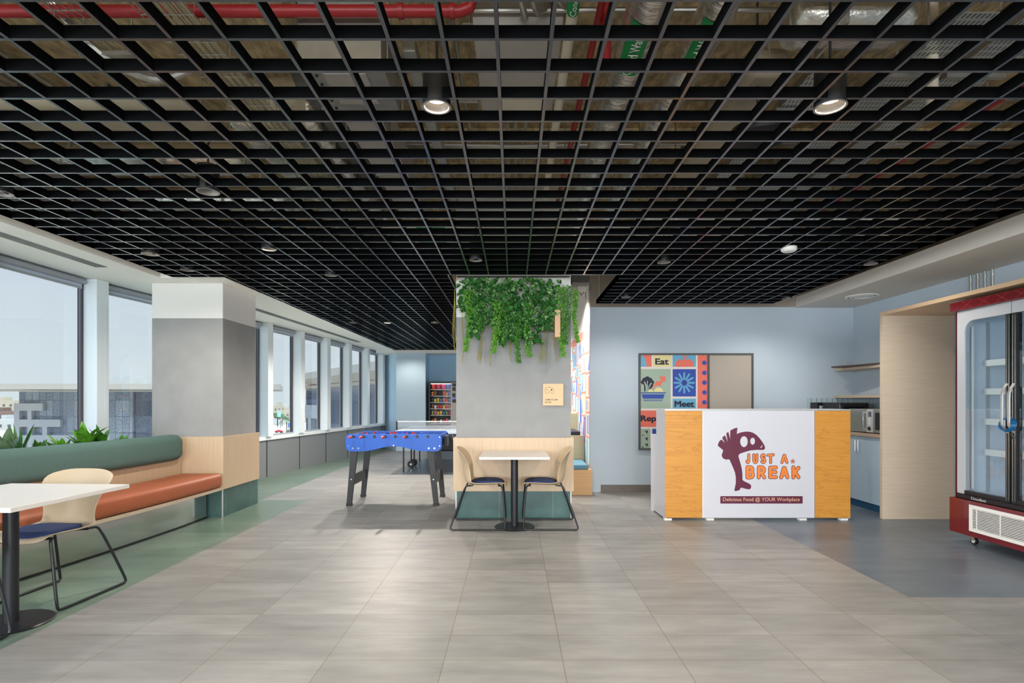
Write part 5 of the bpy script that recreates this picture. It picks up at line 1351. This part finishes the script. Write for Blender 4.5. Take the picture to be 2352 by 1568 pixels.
ra = [(P3(-60, 893).x, 112), (P3(661, 893).x, 116), (P3(650, 893, 140).x, 140), (P3(-60, 893, 140).x, 140)]
MB().prism(ra, 3.75, 4.9, 'z').build('roof_slab', bg, oa, rel=True, smooth=False)
ob('roof_plant_screen', 250, 560, 864, 885, mat('plant_screen', (176, 176, 172), .8, var=.1, vscale=.4), 130., 15)
wA = mat('window_dark', (78, 90, 104), .1, var=.3, vscale=.5)
for (x0, x1, y0, y1) in [(32,98,926,943),(32,110,963,980),(32,44,943,963),(63,72,943,963),(32,138,963,980),(32,44,980,999),(63,73,980,999),(97,108,980,999),(32,170,999,1018),(32,44,1018,1037),(63,73,1018,1037),(97,108,1018,1037),(32,200,1037,1060)]:
    if (x0, x1) == (32, 110): continue
    ob('wall_band', x0, x1, y0, y1, bw, 119.2, .9)
ob('wall_band', 32, 350, 1060, 1100, bw, 119.2, .9)
for (y0, y1) in ((927,947),(962,979),(998,1030)): ob('wall_band', 540, 606, y0, y1, bw, 119.2, .9)
# second building with the big canopy roof, turned towards us
u = Vector((-.705, 1, 0)).normalized(); nrm = Vector((1, .705, 0)).normalized()
base = Vector((-28.5, 80, 0))
cb = thing('canopy_building', 'office building with a huge sloping canopy roof seen through the far windows', 'building', (-28.5, 80, GZ0))
def cp(t_, off, z): p = base+Vector((-.705, 1, 0))*t_+nrm*off; return Vector((p.x, p.y, z))
def band(nm, t0, t1, o0, o1, z0, z1, m_, lab=None):
    poly = [cp(t0, o0, 0), cp(t1, o0, 0), cp(t1, o1, 0), cp(t0, o1, 0)]
    o = MB().prism([(p.x, p.y) for p in poly], z0, z1, 'z').build(nm, m_, cb, rel=True, smooth=False)
    if lab: plabel(o, lab)
secs = []
for t_, zt, thk in ((-45,5.9,1.05),(-20,5.72,1.0),(4,5.6,.95),(14,5.3,.9),(21,4.9,.7)):
    edge = 0 if t_ < 10 else (t_-10)*.25
    secs.append([cp(t_, edge, zt), cp(t_, edge, zt-thk), cp(t_, 2.3 if t_ < 12 else edge+2, 3.75 if t_ < 10 else 4.0), cp(t_, 26 if t_ < 15 else 10, 3.9), cp(t_, 26 if t_ < 15 else 10, zt)])
MB().sweep(secs).build('canopy_roof', bg, cb, rel=True, smooth=False)
band('curtain_wall', -45, 11, 2.2, 20, GZ0, 3.7, gB)
m5 = mat('band_grey', (150, 154, 160), .8)
band('wall_band', 2.6, 11.2, 1.7, 2.3, -1.4, .7, m5); band('wall_band', 2.6, 11.2, 1.7, 2.3, -6.6, -4.0, m5)
band('wall_pier', 7.0, 8.6, 1.7, 2.3, -4.0, -1.4, m5)
band('eaves_strip', -45, 11.3, 1.9, 2.25, 3.35, 3.8, bg)
# houses, palm, signboard, car
hm = mat('house_cream', (176, 166, 148), .9); hw = mat('house_white', (178, 178, 176), .9); hb = mat('house_brown', (120, 98, 88), .9); wd = mat('house_window', (90, 90, 94), .5)
def house(px0, px1, pyt, Y, m_, lab, rows=3, cols=4):
    a = P3(px0, pyt, Y); b = P3(px1, pyt, Y); t = thing('house', lab, 'building', ((a.x+b.x)/2, Y, GZ0), 0, 'distant houses')
    MB().box(a.x, b.x, Y, Y+25, GZ0, a.z).build('walls', m_, t, rel=True, smooth=False)
    MB().box(a.x+(b.x-a.x)*.3, a.x+(b.x-a.x)*.5, Y+4, Y+10, a.z, a.z+2.5).build('roof_room', m_, t, rel=True, smooth=False)
    H = a.z-GZ0; W = b.x-a.x
    for r_ in range(rows):
        for c_ in range(cols):
            x = a.x+W*(c_+.3)/cols; z = a.z-3-r_*3.8
            MB().box(x, x+W*.35/cols, Y-.15, Y+.1, z-1.6, z).build('window', wd, t, rel=True, smooth=False)
house(-30, 33, 919, 420, hm, 'cream house at the left picture edge beside the office building', 2, 4)
house(-40, 31, 944, 380, hb, 'brown walled house in front of the cream house at left', 2, 4)
house(-30, 32, 963, 330, hw, 'low white building at the bottom left outside', 2, 3)
house(620, 655, 930, 480, hm, 'cream house seen through the palm window, left one', 3, 4)
house(653, 700, 929, 470, hw, 'white house seen through the palm window, right one', 3, 4)
house(636, 676, 941, 430, hm, 'lower cream house in front of the others behind the palm', 2, 4)
house(612, 640, 966, 400, hw, 'low white hall left of the palm', 1, 3)
def at_(px, py, Y): return P3(px, py, Y)
Yp = 300; b_ = at_(658, 992, Yp)
pt = thing('palm_tree', 'green palm tree outside the second far window', 'tree', (b_.x, Yp, GZ0))
MB().tube([(0,0,0),(.1,0,3.5),(0,0,7.6)], [.35,.28,.3], n=8).build('trunk', mat('palm_trunk', (120, 104, 84), .9), pt)
m = MB(); rn = random.Random(4)
for k in range(34):
    a = rn.uniform(0, 2*PI); el = rn.uniform(-.2, 1.3); leaf(m, (0,0,7.6), (math.cos(a), math.sin(a), el), (0,0,1), rn.uniform(3.4, 4.8), .8, .55, n=6)
m.build('fronds', mat('palm_green', (104, 130, 92), .8), pt)
def tree(px, py, pyb, Y, r, lab):
    b = at_(px, pyb, Y); c = at_(px, py, Y); t = thing('street_tree', lab, 'tree', (b.x, Y, GZ0), 0, 'street trees outside')
    MB().cyl((0,0,0), (0,0,c.z-GZ0), .2, n=6).build('trunk', 'soil', t)
    m = MB(); rn = random.Random(int(px))
    for k in range(16): m.ball((rn.uniform(-r, r), rn.uniform(-r, r), c.z-GZ0+rn.uniform(-r*.6, r*.6)), r*.55, n=8)
    m.build('crown', mat('tree_green', (96, 118, 84), .9, var=.3, vscale=1.5), t, smooth=False)
tree(648, 956, 985, 380, 1.8, 'round green tree left of the palm'); tree(637, 954, 980, 388, 2.0, 'green tree beside the cyan board outside'); tree(680, 960, 985, 380, 1.8, 'green tree right of the palm')
def board(px0, px1, py0, py1, Y, m_, lab):
    a = at_(px0, py0, Y); b = at_(px1, py1, Y); t = thing('billboard', lab, 'billboard', ((a.x+b.x)/2, Y, GZ0))
    MB().box(a.x, b.x, Y, Y+.3, b.z, a.z).build('panel', m_, t, rel=True, smooth=False)
    m = MB()
    for x in (a.x+.3, b.x-.3): m.cyl((x, Y+.15, GZ0), (x, Y+.15, b.z), .15, n=6)
    m.build('posts', 'frame', t, rel=True)
board(661, 678, 971, 981, 290, mat('bill_blue', (62, 92, 170), .6, var=.4, vscale=.8), 'blue billboard at the foot of the palm'); board(637, 645, 945, 957, 360, mat('bill_cyan', (150, 204, 206), .6), 'small cyan board among the trees outside')
def car(px, py, Y, m_, lab):
    b = at_(px, py, Y); t = thing('parked_car', lab, 'car', (b.x, Y, GZ0), 0, 'cars outside')
    MB().prism([(-2.1,.35),(2.1,.35),(2.15,.9),(1.3,1.0),(.8,1.5),(-.9,1.5),(-1.5,1.0),(-2.15,.9)], -.9, .9, 'y').build('body', m_, t, smooth=False)
    m = MB()
    for x in (-1.3, 1.3): m.cyl((x, -.95, .34), (x, .95, .34), .34, n=12)
    m.build('wheels', 'blackpl', t)
car(641, 990, 305, mat('car_red', (190, 40, 60), .3), 'red car parked outside left of the palm'); car(666, 990, 306, mat('car_grey', (110, 116, 124), .3), 'grey car parked outside right of the palm')

# ================================================================ LIGHT
def spot(p, e, ang=110, blend=.8, col=(1, .91, .80), r=.05):
    l = bpy.data.lights.new('downlight_beam', 'SPOT'); l.energy = e; l.spot_size = R(ang); l.spot_blend = blend; l.color = col; l.shadow_soft_size = r
    o = bpy.data.objects.new('downlight_beam', l); C.objects.link(o); o.location = p; return o  # serves the lit downlights and the added fill beams
w = bpy.data.worlds.new('sky'); bpy.context.scene.world = w; w.use_nodes = True; nt = w.node_tree; bgn = nt.nodes['Background']
tc = nt.nodes.new('ShaderNodeTexCoord'); sp_ = nt.nodes.new('ShaderNodeSeparateXYZ'); nt.links.new(tc.outputs['Generated'], sp_.inputs[0])
cr = nt.nodes.new('ShaderNodeValToRGB'); nt.links.new(sp_.outputs[2], cr.inputs['Fac'])
e = cr.color_ramp.elements; e[0].position = 0; e[0].color = (*s2l((232, 238, 240)), 1); e[1].position = .6; e[1].color = (*s2l((176, 200, 228)), 1)
x_ = cr.color_ramp.elements.new(.14); x_.color = (*s2l((222, 228, 236)), 1)
nt.links.new(cr.outputs['Color'], bgn.inputs['Color']); 
mr = nt.nodes.new('ShaderNodeMapRange'); mr.interpolation_type = 'SMOOTHSTEP'
mr.inputs['From Min'].default_value = .24; mr.inputs['From Max'].default_value = .95; mr.inputs['To Min'].default_value = SKY; mr.inputs['To Max'].default_value = SKYZ
nt.links.new(sp_.outputs[2], mr.inputs['Value']); nt.links.new(mr.outputs[0], bgn.inputs['Strength'])
def area(loc, rot, sx, sy, e, col):
    l = bpy.data.lights.new('window_daylight', 'AREA'); l.shape = 'RECTANGLE'; l.size = sx; l.size_y = sy; l.energy = e; l.color = col
    o = bpy.data.objects.new('window_daylight', l); C.objects.link(o); o.location = loc; o.rotation_euler = rot; return o  # unseen area light added as daylight fill
area((0, -6.8, 1.7), (R(90), 0, 0), 9, 2.4, ABACK, (.93, .96, 1)).rotation_euler = Vector((0, 1, -.05)).to_track_quat('-Z', 'Y').to_euler()  # added at the rear opening to brighten the room
area((-4.9, -1.0, 1.7), (0, 0, 0), 8.5, 1.9, ALEFT, (.93, .97, 1)).rotation_euler = Vector((1, .12, -.05)).to_track_quat('-Z', 'Z').to_euler()  # added along the unseen left bays to strengthen the side light
for k, (x, y) in enumerate(((.2, 9.2), (.2, 10.8), (.0, 12.2), (.75, 8.3))):
    t = thing('downlight', 'downlight in the games room hidden behind the central pillar, %s from the front' % ['second', 'third', 'fourth', 'first'][k], 'ceiling light', (x, y, 2.9), 0, 'games room downlights')
    MB().lathe([(.09, 0), (.09, .14), (0, .14)], n=24).build('housing', 'blackpl', t); MB().lathe([(0, .03), (.085, .03)], n=24).build('lamp', 'lit', t); MB().tube([(0,0,.14),(0,0,SL-2.901)], .006, n=6).build('cord', 'blackpl', t)
    spot((x, y, 2.88), GAMES, 150, 1, (1, .95, .88))

sd = bpy.data.lights.new('sun', 'SUN'); sd.energy = 9; sd.angle = R(2); sd.color = (1, .95, .86)
so_ = bpy.data.objects.new('sun', sd); C.objects.link(so_); so_.rotation_euler = Vector((-.35, .45, -1)).to_track_quat('-Z', 'Y').to_euler()
for k, p in enumerate(lits): spot(Vector(p)+Vector((0, 0, -.01)), SPOTE*([1.2, 1.2, 1.3, .5, 2.6][k]), 165, .5, r=.03)
for q, (px_, py_) in enumerate(((1525, 602), (2000, 606), (1438, 682), (1808, 685), (811, 741), (998, 741), (935, 801))): spot(PZ(px_, py_, 2.622), [42, 42, 42, 42, 80, 90, 30][q], 150, .7, r=.03)  # fill beams added at downlights that stay unlit
# unseen fill spots added out of view, carrying on the lamp rows
for x in (-3.1, -1.9, -.34, 1.4, 3.3):
    for y in (.6, -1.6): spot((x, y, 2.58), SPOTE*.3)

# ================================================================ CAMERA
cam = bpy.data.cameras.new('camera'); co = bpy.data.objects.new('camera', cam); C.objects.link(co)
co.location = (0, 0, CH); co.rotation_euler = (R(90), 0, 0)
cam.sensor_width = 36; cam.lens = F/2352*36; cam.shift_x = -(CX-1176)/2352; cam.shift_y = (CY-784)/2352
cam.clip_start = .05; cam.clip_end = 2000
sc = bpy.context.scene; sc.camera = co
sc.view_settings.view_transform = 'Standard'; sc.view_settings.look = 'None'; sc.view_settings.gamma = 1; sc.view_settings.use_curve_mapping = False
sc.view_settings.exposure = EXPO
